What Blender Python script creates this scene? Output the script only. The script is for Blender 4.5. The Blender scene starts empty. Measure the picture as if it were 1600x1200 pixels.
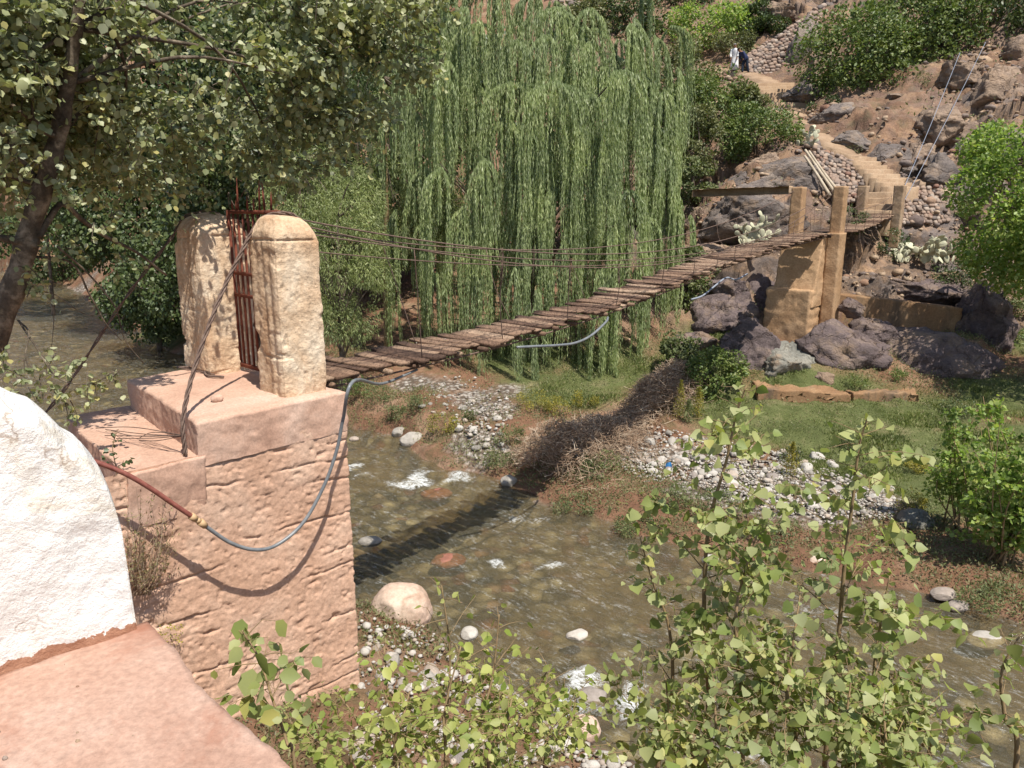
import bpy, bmesh, math, random
import numpy as np
from mathutils import Vector, Matrix
random.seed(7); rng = np.random.default_rng(11)
SC = bpy.context.scene; COL = SC.collection
PI = math.pi
# ------------------------------------------------------------------ camera model
F = 1200.0; TH = math.radians(13.2); CAM = np.array([0., 0., 6.2])
cT, sT = math.cos(TH), math.sin(TH)
def ray(px, py):
    xc = (px-800)/F; yc = (600-py)/F
    return np.array([xc, cT+yc*sT, -sT+yc*cT])
def at(px, py, Y):
    d = ray(px, py); return CAM+d*(Y/d[1])
def on(px, py, z):
    d = ray(px, py); return CAM+d*((z-CAM[2])/d[2])
def pix(p):
    q = np.asarray(p, float)-CAM
    zc = q[..., 1]*cT-q[..., 2]*sT; yc = q[..., 1]*sT+q[..., 2]*cT
    return 800+F*q[..., 0]/zc, 600-F*yc/zc
SUN = np.array([.244, -.392, .885]); SUN /= np.linalg.norm(SUN)
# ------------------------------------------------------------------ numpy noise
def _h(i, j, k, s=0):
    n = (i.astype(np.int64)*374761393+j.astype(np.int64)*668265263+k.astype(np.int64)*2147483647+s*1274126177) & 0xffffffff
    n = ((n ^ (n >> 13))*1274126177) & 0xffffffff
    n = ((n ^ (n >> 15))*2246822519) & 0xffffffff
    return ((n ^ (n >> 16)) & 0xffff)/65535.0
def vn(p, s=0):
    p = np.asarray(p, float); f = np.floor(p); i = f.astype(np.int64); t = p-f; t = t*t*t*(t*(t*6-15)+10)
    r = 0
    for a in (0, 1):
        for b in (0, 1):
            for c in (0, 1):
                w = (t[:, 0] if a else 1-t[:, 0])*(t[:, 1] if b else 1-t[:, 1])*(t[:, 2] if c else 1-t[:, 2])
                r = r+w*_h(i[:, 0]+a, i[:, 1]+b, i[:, 2]+c, s)
    return r*2-1
def fbm(p, oct=4, s=0, ridged=False):
    p = np.asarray(p, float); r = 0; a = 1.; t = 0
    for o in range(oct):
        v = vn(p, s+o)
        if ridged: v = 1-2*np.abs(v)
        r = r+a*v; t += a; a *= .5; p = p*2.03+17.3
    return r/t
def cells(p, s=0):
    """random height of the nearest jittered cell, and distance to it"""
    p = np.asarray(p, float); f = np.floor(p).astype(np.int64); best = np.full(len(p), 9.); hv = np.zeros(len(p))
    for a in (-1, 0, 1):
        for b in (-1, 0, 1):
            for c in (-1, 0, 1):
                i, j, k = f[:, 0]+a, f[:, 1]+b, f[:, 2]+c
                d = (p[:, 0]-i-_h(i, j, k, s+1))**2+(p[:, 1]-j-_h(i, j, k, s+2))**2+(p[:, 2]-k-_h(i, j, k, s+3))**2
                m = d < best; best = np.where(m, d, best); hv = np.where(m, _h(i, j, k, s+4), hv)
    return hv*2-1, np.sqrt(best)
def crag(p, s=0):
    w = np.c_[vn(p*1.7, s), vn(p*1.7+9, s+1), vn(p*1.7+21, s+2)]*.35
    h, d = cells(p+w, s); return h-.5*d*d
def sstep(a, b, x):
    t = np.clip((x-a)/(b-a), 0, 1); return t*t*(3-2*t)
# ------------------------------------------------------------------ objects
def link(o, parent=None):
    COL.objects.link(o)
    if parent is not None: o.parent = parent
    return o
def tag(o, label=None, cat=None, group=None, kind=None):
    if label: o['label'] = label
    if cat: o['category'] = cat
    if group: o['group'] = group
    if kind: o['kind'] = kind
    return o
def empty(name, loc=(0, 0, 0)):
    o = bpy.data.objects.new(name, None); o.location = [float(c) for c in loc]; o.empty_display_size = .2
    return link(o)
def mesh_np(name, V, faces, mat=None, parent=None, smooth=False, origin=None):
    """faces: list of (M,k) int arrays, vertices in world space"""
    V = np.asarray(V, float)
    if parent is not None: off = np.array(parent.location)
    elif origin is not None: off = np.array(origin, float)
    else: off = np.zeros(3)
    pp = parent
    while pp is not None and pp.parent is not None:
        pp = pp.parent; off = off+np.array(pp.location)
    me = bpy.data.meshes.new(name)
    V = V-off
    me.vertices.add(len(V)); me.vertices.foreach_set('co', V.astype(np.float32).ravel())
    if not isinstance(faces, (list, tuple)): faces = [faces]
    faces = [np.asarray(f) for f in faces if len(f)]
    nl = sum(f.size for f in faces); nf = sum(len(f) for f in faces)
    me.loops.add(nl); me.polygons.add(nf)
    me.loops.foreach_set('vertex_index', np.concatenate([f.ravel() for f in faces]).astype(np.int32))
    st = []; c = 0
    for f in faces:
        k = f.shape[1]; st.append(c+np.arange(len(f))*k); c += f.size
    me.polygons.foreach_set('loop_start', np.concatenate(st).astype(np.int32))
    if smooth: me.polygons.foreach_set('use_smooth', np.ones(nf, bool))
    me.update(calc_edges=True)
    if mat: me.materials.append(mat)
    o = bpy.data.objects.new(name, me); link(o, parent)
    if parent is None and origin is not None: o.location = [float(c) for c in origin]
    return o
class MB:
    def __init__(s): s.V = []; s.F = {}; s.n = 0
    def add(s, V, F):
        V = np.asarray(V, float)
        for f in F: s.F.setdefault(len(f), []).append(np.asarray(f)+s.n)
        s.V.append(V); s.n += len(V)
    def addq(s, V, F):
        F = np.asarray(F); s.F.setdefault(F.shape[1], []).extend(list(F+s.n)); s.V.append(np.asarray(V, float)); s.n += len(V)
    def box(s, c, ax, ay, az):
        c = np.asarray(c, float); ax, ay, az = map(lambda v: np.asarray(v, float), (ax, ay, az))
        V = [c+i*ax+j*ay+k*az for i in (-1, 1) for j in (-1, 1) for k in (-1, 1)]
        s.add(V, [(0, 1, 3, 2), (4, 6, 7, 5), (0, 4, 5, 1), (2, 3, 7, 6), (0, 2, 6, 4), (1, 5, 7, 3)])
    def tube(s, P, r, k=6, cap=True):
        P = np.asarray(P, float); n = len(P)
        r = np.full(n, r, float) if np.isscalar(r) else np.asarray(r, float)
        T = np.gradient(P, axis=0); T /= np.linalg.norm(T, axis=1)[:, None]+1e-9
        u = np.cross(T[0], [0.3, 0.5, 0.8]); u /= np.linalg.norm(u)+1e-9
        V = []
        for i in range(n):
            u = u-T[i]*np.dot(u, T[i]); u /= np.linalg.norm(u)+1e-9; w = np.cross(T[i], u)
            for j in range(k):
                a = 2*PI*j/k; V.append(P[i]+r[i]*(math.cos(a)*u+math.sin(a)*w))
        Fs = [(i*k+j, i*k+(j+1) % k, (i+1)*k+(j+1) % k, (i+1)*k+j) for i in range(n-1) for j in range(k)]
        if cap: Fs += [tuple(range(k))[::-1], tuple((n-1)*k+j for j in range(k))]
        s.add(V, Fs)
    def build(s, name, mat, parent=None, smooth=False, origin=None):
        V = np.concatenate(s.V); Fs = [np.array(v) for v in s.F.values()]
        return mesh_np(name, V, Fs, mat, parent, smooth, origin)
def smoothpath(P, n=24):
    P = [np.asarray(p, float) for p in P]; P = [2*P[0]-P[1]]+P+[2*P[-1]-P[-2]]; out = []
    m = len(P)-3
    for q in np.linspace(0, m, n):
        i = min(int(q), m-1); t = q-i; a, b, c, d = P[i:i+4]
        out.append(.5*((2*b)+(-a+c)*t+(2*a-5*b+4*c-d)*t*t+(-a+3*b-3*c+d)*t**3))
    return np.array(out)
def sag(a, b, s, n=24):
    t = np.linspace(0, 1, n)[:, None]; p = np.asarray(a)*(1-t)+np.asarray(b)*t
    p[:, 2] -= (4*s*t*(1-t))[:, 0]; return p
# ------------------------------------------------------------------ materials
class NM:
    def __init__(s, name):
        s.m = bpy.data.materials.new(name); s.m.use_nodes = True; s.nt = s.m.node_tree; s.nt.nodes.clear()
        s.out = s.n('OutputMaterial')
    def n(s, t, **kw):
        nd = s.nt.nodes.new('ShaderNode'+t)
        for k, v in kw.items():
            if k.startswith('_'): setattr(nd, k[1:], v)
            else:
                nd.inputs[k.replace('__', ' ')].default_value = v
        return nd
    def l(s, a, b): s.nt.links.new(a, b)
    def ramp(s, fac, stops, interp='LINEAR'):
        r = s.n('ValToRGB'); cr = r.color_ramp; cr.interpolation = interp
        while len(cr.elements) < len(stops): cr.elements.new(.5)
        for e, (p, c) in zip(cr.elements, stops):
            e.position = p; e.color = (*c, 1) if len(c) == 3 else c
        s.l(fac, r.inputs[0]); return r.outputs[0]
    def mix(s, f, a, b, mode='MIX'):
        m = s.n('MixRGB', _blend_type=mode)
        for inp, v in zip(m.inputs, (f, a, b)):
            if hasattr(v, 'is_output') or isinstance(v, bpy.types.NodeSocket): s.l(v, inp)
            elif isinstance(v, (int, float)): inp.default_value = v
            else: inp.default_value = (*v, 1)
        return m.outputs[0]
    def math(s, op, a, b=0.0, clamp=False):
        m = s.n('Math', _operation=op, _use_clamp=clamp)
        for inp, v in zip(m.inputs, (a, b)):
            if isinstance(v, bpy.types.NodeSocket): s.l(v, inp)
            else: inp.default_value = v
        return m.outputs[0]
    def pos(s, scale=(1, 1, 1)):
        g = s.n('NewGeometry'); mp = s.n('Mapping'); mp.inputs['Scale'].default_value = scale
        s.l(g.outputs['Position'], mp.inputs[0]); return mp.outputs[0]
    def objpos(s, scale=(1, 1, 1)):
        g = s.n('TexCoord'); mp = s.n('Mapping'); mp.inputs['Scale'].default_value = scale
        s.l(g.outputs['Object'], mp.inputs[0]); return mp.outputs[0]
    def noise(s, vec, scale, detail=5, rough=.6, dist=0):
        t = s.n('TexNoise', Scale=scale, Detail=detail, Roughness=rough, Distortion=dist); s.l(vec, t.inputs['Vector']); return t.outputs['Fac']
    def voro(s, vec, scale, feature='F1', out='Distance'):
        t = s.n('TexVoronoi', Scale=scale, _feature=feature); s.l(vec, t.inputs['Vector']); return t.outputs[out]
    def rnd(s): return s.n('NewGeometry').outputs['Random Per Island']
    def bump(s, h, strength=.5, dist=.02, prev=None):
        b = s.n('Bump', Strength=strength, Distance=dist); s.l(h, b.inputs['Height'])
        if prev is not None: s.l(prev, b.inputs['Normal'])
        return b.outputs[0]
    def fin(s, color, rough=.85, bump=None, spec=.3, **kw):
        p = s.n('BsdfPrincipled'); p.inputs['Specular IOR Level'].default_value = spec
        for v, k in ((color, 'Base Color'), (rough, 'Roughness')):
            if isinstance(v, bpy.types.NodeSocket): s.l(v, p.inputs[k])
            else: p.inputs[k].default_value = (*v, 1) if k == 'Base Color' else v
        for k, v in kw.items(): p.inputs[k].default_value = v
        if bump is not None: s.l(bump, p.inputs['Normal'])
        s.l(p.outputs[0], s.out.inputs[0]); return s.m
def leafmat(name, cols, transl=.3, rough=.5, clump=1.2, tcol=(1.1, 1.25, .6), spec=.4):
    s = NM(name); r = s.rnd(); k = len(cols)
    c = s.ramp(r, [(i/(k-1) if k > 1 else 0, cc) for i, cc in enumerate(cols)])
    nz = s.noise(s.pos(), clump, 2)
    c = s.mix(1, c, s.ramp(nz, [(.3, (.72, .76, .75)), (.7, (1.2, 1.18, 1.05))]), 'MULTIPLY')
    p = s.n('BsdfPrincipled', Roughness=rough); p.inputs['Specular IOR Level'].default_value = spec; s.l(c, p.inputs['Base Color'])
    t = s.n('BsdfTranslucent'); s.l(s.mix(1, c, tcol, 'MULTIPLY'), t.inputs[0])
    mx = s.n('MixShader'); mx.inputs[0].default_value = transl; s.l(p.outputs[0], mx.inputs[1]); s.l(t.outputs[0], mx.inputs[2])
    s.l(mx.outputs[0], s.out.inputs[0]); return s.m
def earthmat(name, cols, scale=1.5, bump=.6, bd=.03, fine=30, stain_shade=None, spec=.2, layers=None, rough=.9):
    s = NM(name); v = s.pos()
    k = len(cols); c = s.ramp(s.noise(v, scale, 8, .65, .3), [(.3+.4*i/(k-1), cc) for i, cc in enumerate(cols)])
    f = s.noise(v, fine, 6, .7)
    c = s.mix(1, c, s.ramp(f, [(.25, (.7, .69, .68)), (.75, (1.25, 1.25, 1.25))]), 'MULTIPLY')
    if stain_shade:
        col, sc, lo, hi = stain_shade
        st = s.noise(s.pos((1, 1, .35)), sc, 6, .7, .5)
        c = s.mix(s.ramp(st, [(lo, (0, 0, 0)), (hi, (1, 1, 1))]), c, col)
    h = s.math('ADD', s.math('MULTIPLY', s.noise(v, scale*4, 8, .7), 1.), s.math('MULTIPLY', f, .4))
    return s.fin(c, rough, s.bump(h, bump, bd), spec)
def rockmat(name, c0, c1, c2, crack=1.2, bump=.9, bd=.06, band=(1, 1, 1), scale=1.0):
    s = NM(name); v = s.pos(band)
    c = s.ramp(s.noise(v, scale, 9, .68, .6), [(.32, c0), (.5, c1), (.68, c2)])
    f = s.noise(v, 14*scale, 8, .75)
    c = s.mix(1, c, s.ramp(f, [(.25, (.62, .61, .6)), (.75, (1.35, 1.33, 1.3))]), 'MULTIPLY')
    vo = s.n('TexVoronoi', Scale=crack, _feature='DISTANCE_TO_EDGE')
    wv = s.n('VectorMath', _operation='ADD'); nz = s.n('TexNoise', Scale=2.2, Detail=5); s.l(v, nz.inputs['Vector'])
    s.l(v, wv.inputs[0]); s.l(nz.outputs['Color'], wv.inputs[1]); s.l(wv.outputs[0], vo.inputs['Vector'])
    ck = s.ramp(vo.outputs['Distance'], [(0, (0, 0, 0)), (.035, (1, 1, 1))])
    c = s.mix(1, c, s.mix(s.math('MULTIPLY', ck, 1.0), (.74, .7, .66), (1, 1, 1)), 'MULTIPLY')
    h = s.math('ADD', s.math('MULTIPLY', s.noise(v, 3*scale, 10, .7), 1.4), s.math('ADD', s.math('MULTIPLY', ck, .25), s.math('MULTIPLY', f, .35)))
    du = s.ramp(s.noise(s.pos(), 1.1, 6, .7), [(.52, (0, 0, 0)), (.66, (.65, .65, .65))])
    if bd > .05: c = s.mix(du, c, (.30, .205, .13))
    return s.fin(c, .85, s.bump(h, bump, bd), .2)
# ------------------------------------------------------------------ geometry kits
_ico = {}
def ico(sub):
    if sub not in _ico:
        bm = bmesh.new(); bmesh.ops.create_icosphere(bm, subdivisions=sub, radius=1)
        _ico[sub] = (np.array([v.co[:] for v in bm.verts]), np.array([[v.index for v in f.verts] for f in bm.faces])); bm.free()
    V, Fc = _ico[sub]; return V.copy(), Fc
def rockverts(seed, sub=4, planes=9, cut=(.62, .95), amp=.12, freq=1.6, blk=0.):
    V, Fc = ico(sub); r = np.random.default_rng(seed)
    for i in range(planes):
        n = r.normal(size=3); n /= np.linalg.norm(n); d = r.uniform(*cut)
        k = V@n; m = k > d; V[m] -= ((k[m]-d)*.93)[:, None]*n
    nn = V/np.linalg.norm(V, axis=1)[:, None]
    V = V+nn*(amp*fbm(V*freq+seed*3.7, 4, seed))[:, None]
    V = V+nn*(amp*.35*fbm(V*freq*4+seed, 3, seed+9, True))[:, None]
    if blk: V = V+nn*(blk*crag(V*1.9+seed*2.3, seed)+blk*.5*crag(V*4.5+seed, seed+5))[:, None]
    return V, Fc
def basis(x, y, z=None):
    x = np.asarray(x, float); x /= np.linalg.norm(x); y = np.asarray(y, float); y = y-x*np.dot(x, y); y /= np.linalg.norm(y)
    return np.stack([x, y, np.cross(x, y)])
def rot(rx, ry, rz):
    return np.array(Matrix.Rotation(rz, 3, 'Z')@Matrix.Rotation(ry, 3, 'Y')@Matrix.Rotation(rx, 3, 'X'))
def rock(name, c, size, mat, label=None, cat=None, group=None, seed=1, sub=4, R=None, parent=None, smooth=True, **kw):
    V, Fc = rockverts(seed, sub, **kw)
    V = V*np.asarray(size, float)
    if R is not None: V = V@np.asarray(R).T
    V = V+np.asarray(c)
    o = mesh_np(name, V, Fc, mat, parent, smooth, None if parent else c)
    if label: tag(o, label, cat, group)
    return o
def dense_box(name, O, ex, ey, ez, x0, x1, y0, y1, z0, z1, res, disp, mat, parent=None, origin=None, faces='xXyYZ', smooth=True):
    """box surface as fine grids in frame (O, ex,ey,ez); disp(P, N)->new P ; P in frame coordinates"""
    Vs = []; Fs = []; n = 0
    lim = {'x': (x0, x1), 'y': (y0, y1), 'z': (z0, z1)}
    for f in faces:
        a = f.lower(); hi = f.isupper(); val = lim[a][1 if hi else 0]
        u, w = [q for q in 'xyz' if q != a]
        nu = max(2, int((lim[u][1]-lim[u][0])/res)+1); nw = max(2, int((lim[w][1]-lim[w][0])/res)+1)
        U, W = np.meshgrid(np.linspace(*lim[u], nu), np.linspace(*lim[w], nw), indexing='ij')
        P = np.zeros((nu*nw, 3)); P[:, 'xyz'.index(a)] = val; P[:, 'xyz'.index(u)] = U.ravel(); P[:, 'xyz'.index(w)] = W.ravel()
        N = np.zeros(3); N['xyz'.index(a)] = 1 if hi else -1
        Vs.append(disp(P, N) if disp else P)
        i = np.arange((nu-1)*(nw-1)); r, cc = i//(nw-1), i % (nw-1); q = r*nw+cc
        fl = np.stack([q, q+nw, q+nw+1, q+1], 1)
        if (a == 'y') == hi: fl = fl[:, ::-1]
        Fs.append(fl+n); n += len(P)
    V = np.concatenate(Vs); Fq = np.concatenate(Fs)
    key = np.round(V*2000).astype(np.int64); _, idx, inv = np.unique(key, axis=0, return_index=True, return_inverse=True)
    inv = inv.ravel(); V = V[idx]; Fq = inv[Fq]
    B = np.stack([ex, ey, ez]); V = V@B+np.asarray(O)
    return mesh_np(name, V, Fq, mat, parent, smooth, origin)
# leaves ------------------------------------------------------------
T_ROUND = (np.array([(0, 0, 0), (.22, .40, .07), (.58, .46, .10), (1, 0, 0), (.58, -.46, .10), (.22, -.40, .07)]), np.array([(0, 3, 2, 1), (0, 5, 4, 3)]))
T_HEART = (np.array([(0, 0, 0), (.12, .50, .10), (.48, .46, .08), (1, 0, -.10), (.48, -.46, .08), (.12, -.50, .10), (.50, 0, -.02)]),
           np.array([(0, 6, 2, 1), (6, 3, 3, 2), (0, 5, 4, 6), (6, 4, 3, 3)]))
T_LANCE = (np.array([(0, 0, 0), (.4, .5, 0), (1, 0, -.06), (.4, -.5, 0)]), np.array([(0, 3, 2, 1)]))
def nrm(A): return A/(np.linalg.norm(A, axis=1)[:, None]+1e-9)
def leafverts(P, D, U, L, W, T):
    D = nrm(D); S = nrm(np.cross(D, U)); Nn = np.cross(S, D)
    tv, tf = T; n = len(P); k = len(tv)
    L = np.broadcast_to(L, n); W = np.broadcast_to(W, n)
    V = P[:, None]+tv[None, :, 0, None]*(L[:, None]*D)[:, None]+tv[None, :, 1, None]*(W[:, None]*S)[:, None]+tv[None, :, 2, None]*(L[:, None]*Nn)[:, None]
    Fc = (np.arange(n)[:, None, None]*k+tf[None]).reshape(-1, tf.shape[1])
    return V.reshape(-1, 3), Fc
def leaves(name, P, D, U, L, W, T, mat, parent=None, origin=None, smooth=False):
    V, Fc = leafverts(P, D, U, L, W, T)
    if T is T_HEART:
        q = Fc[(Fc[:, 1] != Fc[:, 2]) & (Fc[:, 2] != Fc[:, 3])]
        t1 = Fc[Fc[:, 1] == Fc[:, 2]]; t2 = Fc[Fc[:, 2] == Fc[:, 3]]
        return mesh_np(name, V, [q, np.concatenate([t1[:, [0, 1, 3]], t2[:, [0, 1, 2]]])], mat, parent, smooth, origin)
    return mesh_np(name, V, Fc, mat, parent, smooth, origin)
def rdir(n, up=0.):
    v = rng.normal(size=(n, 3)); v[:, 2] += up; return nrm(v)
def inell(n, shell=.5):
    v = rdir(n); return v*(rng.random(n)**(1/3)*(1-shell)+shell*rng.uniform(.8, 1.05, n))[:, None]
def crown(c, size, K, n, r, flat=.8, shell=.6, low=-.55):
    """clumped leaf positions within an ellipsoid"""
    cl = inell(K*2, shell); cl = cl[cl[:, 2] > low][:K]; C = np.asarray(c)+cl*np.asarray(size)
    rr = r*rng.uniform(.6, 1.35, len(C)); idx = rng.integers(0, len(C), n)
    q = inell(n, .55)*rr[idx][:, None]; q[:, 2] *= flat
    return C[idx]+q, C, q
def shrub(name, base, size, K, n, r, leaf, T, mats, label, cat, group=None, part='foliage', stems=7, sr=.02, barkm=None, up=.35, wl=.6, low=-.5, lift=1., droop=0., shell=.6):
    base = np.asarray(base, float); root = empty(name, base); tag(root, label, cat, group)
    c = base+np.array([0, 0, size[2]*lift])
    P, C, q = crown(c, size, K, n, r, low=low, shell=shell)
    keep = P[:, 2] > base[2]-.05*size[2]-.05; P = P[keep]; q = q[keep]; n = len(P)
    D = rdir(n)+.8*nrm(q); D[:, 2] -= droop
    U = rdir(n, up*2.2)+.5*nrm(P-c)
    L = leaf*rng.uniform(.7, 1.3, n)
    leaves(part, P, D, U, L, L*wl, T, mats, root)
    mb = MB()
    sel = C[rng.permutation(len(C))[:stems]]
    for e in sel:
        m = (base+e)/2+rng.normal(size=3)*.08*size[0]; m[2] += .1*size[2]
        mb.tube(smoothpath([base-[0, 0, .1], m, e], 7), np.linspace(sr, sr*.35, 7), 5)
    mb.build('stem', barkm, root, True)
    return root
SKY=0.09; SUNE=4.0; EXPO=0.82
# ------------------------------------------------------------------ world, sun, camera
w = bpy.data.worlds.new('World'); SC.world = w; w.use_nodes = True
nt = w.node_tree; bg = nt.nodes['Background']; sk = nt.nodes.new('ShaderNodeTexSky'); sk.sky_type = 'NISHITA'
sk.sun_disc = False; sk.sun_elevation = math.asin(SUN[2]); sk.sun_rotation = math.atan2(SUN[0], SUN[1])
nt.links.new(sk.outputs[0], bg.inputs[0]); bg.inputs[1].default_value = SKY
ld = bpy.data.lights.new('sun', 'SUN'); ld.energy = SUNE; ld.angle = math.radians(.5); ld.color = (1, .95, .86)
lo = bpy.data.objects.new('sun', ld); link(lo); lo.rotation_euler = Vector(SUN).to_track_quat('Z', 'Y').to_euler(); lo.location = (20, -20, 60)
cd = bpy.data.cameras.new('camera'); cd.sensor_width = 36; cd.lens = 27; cd.clip_end = 1000; cd.clip_start = .05
co = bpy.data.objects.new('camera', cd); link(co); co.location = CAM; co.rotation_euler = (math.radians(90)-TH, 0, 0); SC.camera = co
SC.view_settings.view_transform = 'Standard'; SC.view_settings.look = 'None'; SC.view_settings.exposure = EXPO; SC.view_settings.gamma = 1
SC.cycles.max_bounces = 6; SC.cycles.transparent_max_bounces = 6; SC.cycles.diffuse_bounces = 3; SC.cycles.glossy_bounces = 2
# ------------------------------------------------------------------ river and terrain
r2 = math.sqrt(.5)
def uv(x, y): return (x+y)*r2, (x-y)*r2           # u across the river, v downstream
FARP = [(100, 445), (180, 500), (290, 557), (540, 668), (640, 697), (715, 728), (790, 762), (850, 782), (1000, 836), (1200, 882), (1430, 930), (1600, 985)]
fu = np.array([uv(*on(px, py, 0)[:2]) for px, py in FARP]); fu = fu[np.argsort(fu[:, 1])]
def far_u(v): return np.interp(v, fu[:, 1], fu[:, 0])
NEARV = [(-80, 9.5), (-60, 8.0), (-40, 6.2), (-15, 4.9), (-10.5, 4.9), (-9.8, 5.9), (-8, 6.35), (-5.2, 6.3), (-2, 6.4), (15, 6.6)]
def near_u(v): return np.interp(v, [a for a, b in NEARV], [b for a, b in NEARV])
CT = [  # px, py, forward distance
 (1240, 527, 23), (1170, 610, 21.2), (1300, 640, 20.3), (1580, 640, 20.2), (1600, 560, 23), (1300, 690, 18.3), (1450, 700, 17.9), (1180, 690, 18.4), (1400, 760, 16.6), (1550, 760, 16.4), (1500, 640, 20.2), (1420, 620, 20.7),
 (1060, 690, 18.6), (1000, 740, 17), (900, 700, 18.4), (800, 640, 20.3), (700, 640, 20.5), (760, 585, 23.2), (680, 570, 24.2), (620, 560, 25), (1050, 620, 21), (950, 610, 22), (570, 600, 23.5),
 (1100, 560, 23), (1150, 500, 24.5), (1130, 440, 26), (1350, 440, 26.5), (1450, 445, 27), (1560, 480, 26.5), (1600, 440, 28.5),
 (1390, 360, 28.5), (1480, 370, 29), (1590, 360, 31), (1365, 345, 28.5), (1405, 295, 29.8), (1335, 246, 32.2), (1290, 225, 33.5), (1255, 205, 36), (1240, 180, 41), (1215, 160, 45), (1205, 130, 47.5), (1150, 108, 52), (1080, 100, 54),
 (1250, 300, 30.6), (1180, 290, 30.8), (1100, 300, 30.6), (1090, 380, 27.5), (1000, 420, 33), (850, 430, 36), (700, 450, 36), (550, 470, 36), (1100, 240, 37), (1000, 300, 40), (1000, 150, 50),
 (1450, 300, 31), (1450, 210, 34), (1560, 250, 33), (1560, 110, 38), (1400, 150, 38.5), (1300, 140, 43), (1300, 60, 50), (1500, 20, 46), (1600, 60, 43), (1380, 40, 50), (1230, 30, 60), (1180, 0, 66), (1050, 30, 64), (1080, -60, 80), (1400, -100, 62), (1600, -120, 55),
 (860, 15, 62), (700, 15, 66), (700, 150, 54), (860, 150, 52), (700, -80, 85), (880, -80, 85), (500, 100, 62), (300, 200, 58), (500, 320, 45), (300, 330, 46), (200, 440, 46), (230, 525, 34.5), (260, 470, 40), (110, 445, 59), (40, 440, 60), (170, 455, 52), (-60, 445, 60), (80, 428, 66), (150, 350, 72), (30, 380, 66), (30, 320, 72), (300, 50, 90), (0, 100, 100), (-400, 200, 90), (-400, 330, 80), (300, -100, 120), (1900, 400, 24), (1900, 200, 30), (1900, 0, 40), (1900, 620, 17), (2000, -150, 52)]
CP = [tuple(at(*c)) for c in CT]
CP += [(v*r2+u*r2, (u-v)*r2, z) for v, u, z in [(-6, 5, .25), (-3, 5, .3), (3, 5, .4), (9, 5, .5), (-6, 3.6, .4), (-2, 3.6, .5), (4, 3.6, .7), (12, 3.6, .8), (-7, 1.5, 1.2), (0, 1.5, 1.2), (6, 1.5, 1.3), (12, 1, 1.5), (-10, 3.6, 1.2), (-13, 3.5, 1.5), (-16, 3.6, 1.5), (-12, .5, 2.8), (-16, 0, 3.0), (-8, 0, 2.8), (0, -2, 3.2), (8, -2, 3.2), (-25, 3, 1.5), (-25, -3, 3), (-45, 2, 2), (-45, -8, 3.5), (-70, 0, 4), (-12, -6, 3.4), (3, -8, 3.6), (18, -6, 3.6), (20, 3, 1), (25, 12, .8), (22, 20, 1.5)]]
CP = np.array(CP); _n = len(CP)
def _tk(d2): return .5*d2*np.log(d2+1e-9)
_S = 10.0
_X = CP[:, :2]/_S
_K = _tk(((_X[:, None]-_X[None])**2).sum(-1))+np.eye(_n)*.02
_Pm = np.c_[np.ones(_n), _X]; _A = np.block([[_K, _Pm], [_Pm.T, np.zeros((3, 3))]])
_W = np.linalg.solve(_A, np.r_[CP[:, 2], np.zeros(3)])
def gz(x, y, carve=True):
    x = np.atleast_1d(np.asarray(x, float)); y = np.atleast_1d(np.asarray(y, float)); z = np.empty(len(x))
    for s in range(0, len(x), 40000):
        q = np.c_[x[s:s+40000], y[s:s+40000]]/_S
        z[s:s+40000] = _tk(((q[:, None]-_X[None])**2).sum(-1))@_W[:_n]+np.c_[np.ones(len(q)), q]@_W[_n:]
    z = np.clip(z, .15, 75)
    if carve:
        pz, pw = pinw(x, y); z = z*(1-pw)+pz*pw
        u, v = uv(x, y); wob = .35*vn(np.c_[x*.55, y*.55, x*0], 40)+.14*vn(np.c_[x*1.9, y*1.9, x*0], 41)
        df = u-far_u(v)-wob; dn = near_u(v)-u-wob*.6
        inn = np.minimum(-df, -dn)                       # >0 inside the river
        t = sstep(-1.3, .7, -inn)
        edge = sstep(-.05, .25, -inn)*.12
        z = z*t*(sstep(-.1, 1.2, -inn))+edge-(1-sstep(-.5, .1, -inn))*.38-(.05 if False else 0)
    return z
PINS = []
def pin(px, py, Y, r, drop): PINS.append((*at(px, py, Y), r, drop))
for q_ in [(1340, 246, 32.2), (1312, 232, 33.2), (1285, 216, 34.8), (1262, 198, 37.5), (1248, 182, 40), (1237, 167, 42.7)]: pin(*q_, 1.0, .18)
for q_ in [(1203, 131, 47.2), (1188, 122, 49), (1165, 113, 51.5), (1130, 108, 54), (1090, 100, 57)]: pin(*q_, 1.5, .2)
for f_ in np.linspace(0, 1, 6): pin(1410-72*f_, 300-54*f_, 29.3+2.9*f_, .85, .45); pin(1368, 338-38*f_, 28.3+1.2*f_, .8, .5); pin(1238-35*f_, 168-36*f_, 42.6+4.6*f_, 1.3, .5); pin(1275+45*f_, 245+12*f_, 31.5, .6, .5); pin(1305+47*f_, 316-4*f_, 29.8, .6, .6); pin(1290+50*f_, 282, 30.6, .6, .55); pin(1410+72*f_, 297-5*f_, 29.8, .6, .4); pin(1398+82*f_, 348, 28.7, .6, .5); pin(1165+85*f_, 92-55*f_, 54.5, 1.6, .8); pin(1175+50*f_, 115, 51.5, 1.3, .7); pin(1165+70*f_, 108-40*f_, 53, 1.5, .8)
for f_ in np.linspace(0, 1, 5): pin(1300+200*f_, 520, 23.4, .8, .25); pin(1385+100*f_, 415, 27.2, .7, .35); pin(1150+60*f_, 388, 26.4, .6, .3); pin(1300+60*f_, 390, 26.8, .8, 1.0); pin(1095+140*f_, 372, 28.0, .8, .5); pin(1180+260*f_, 634, 20.35, .5, .05)
PINS = np.array(PINS)
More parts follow.
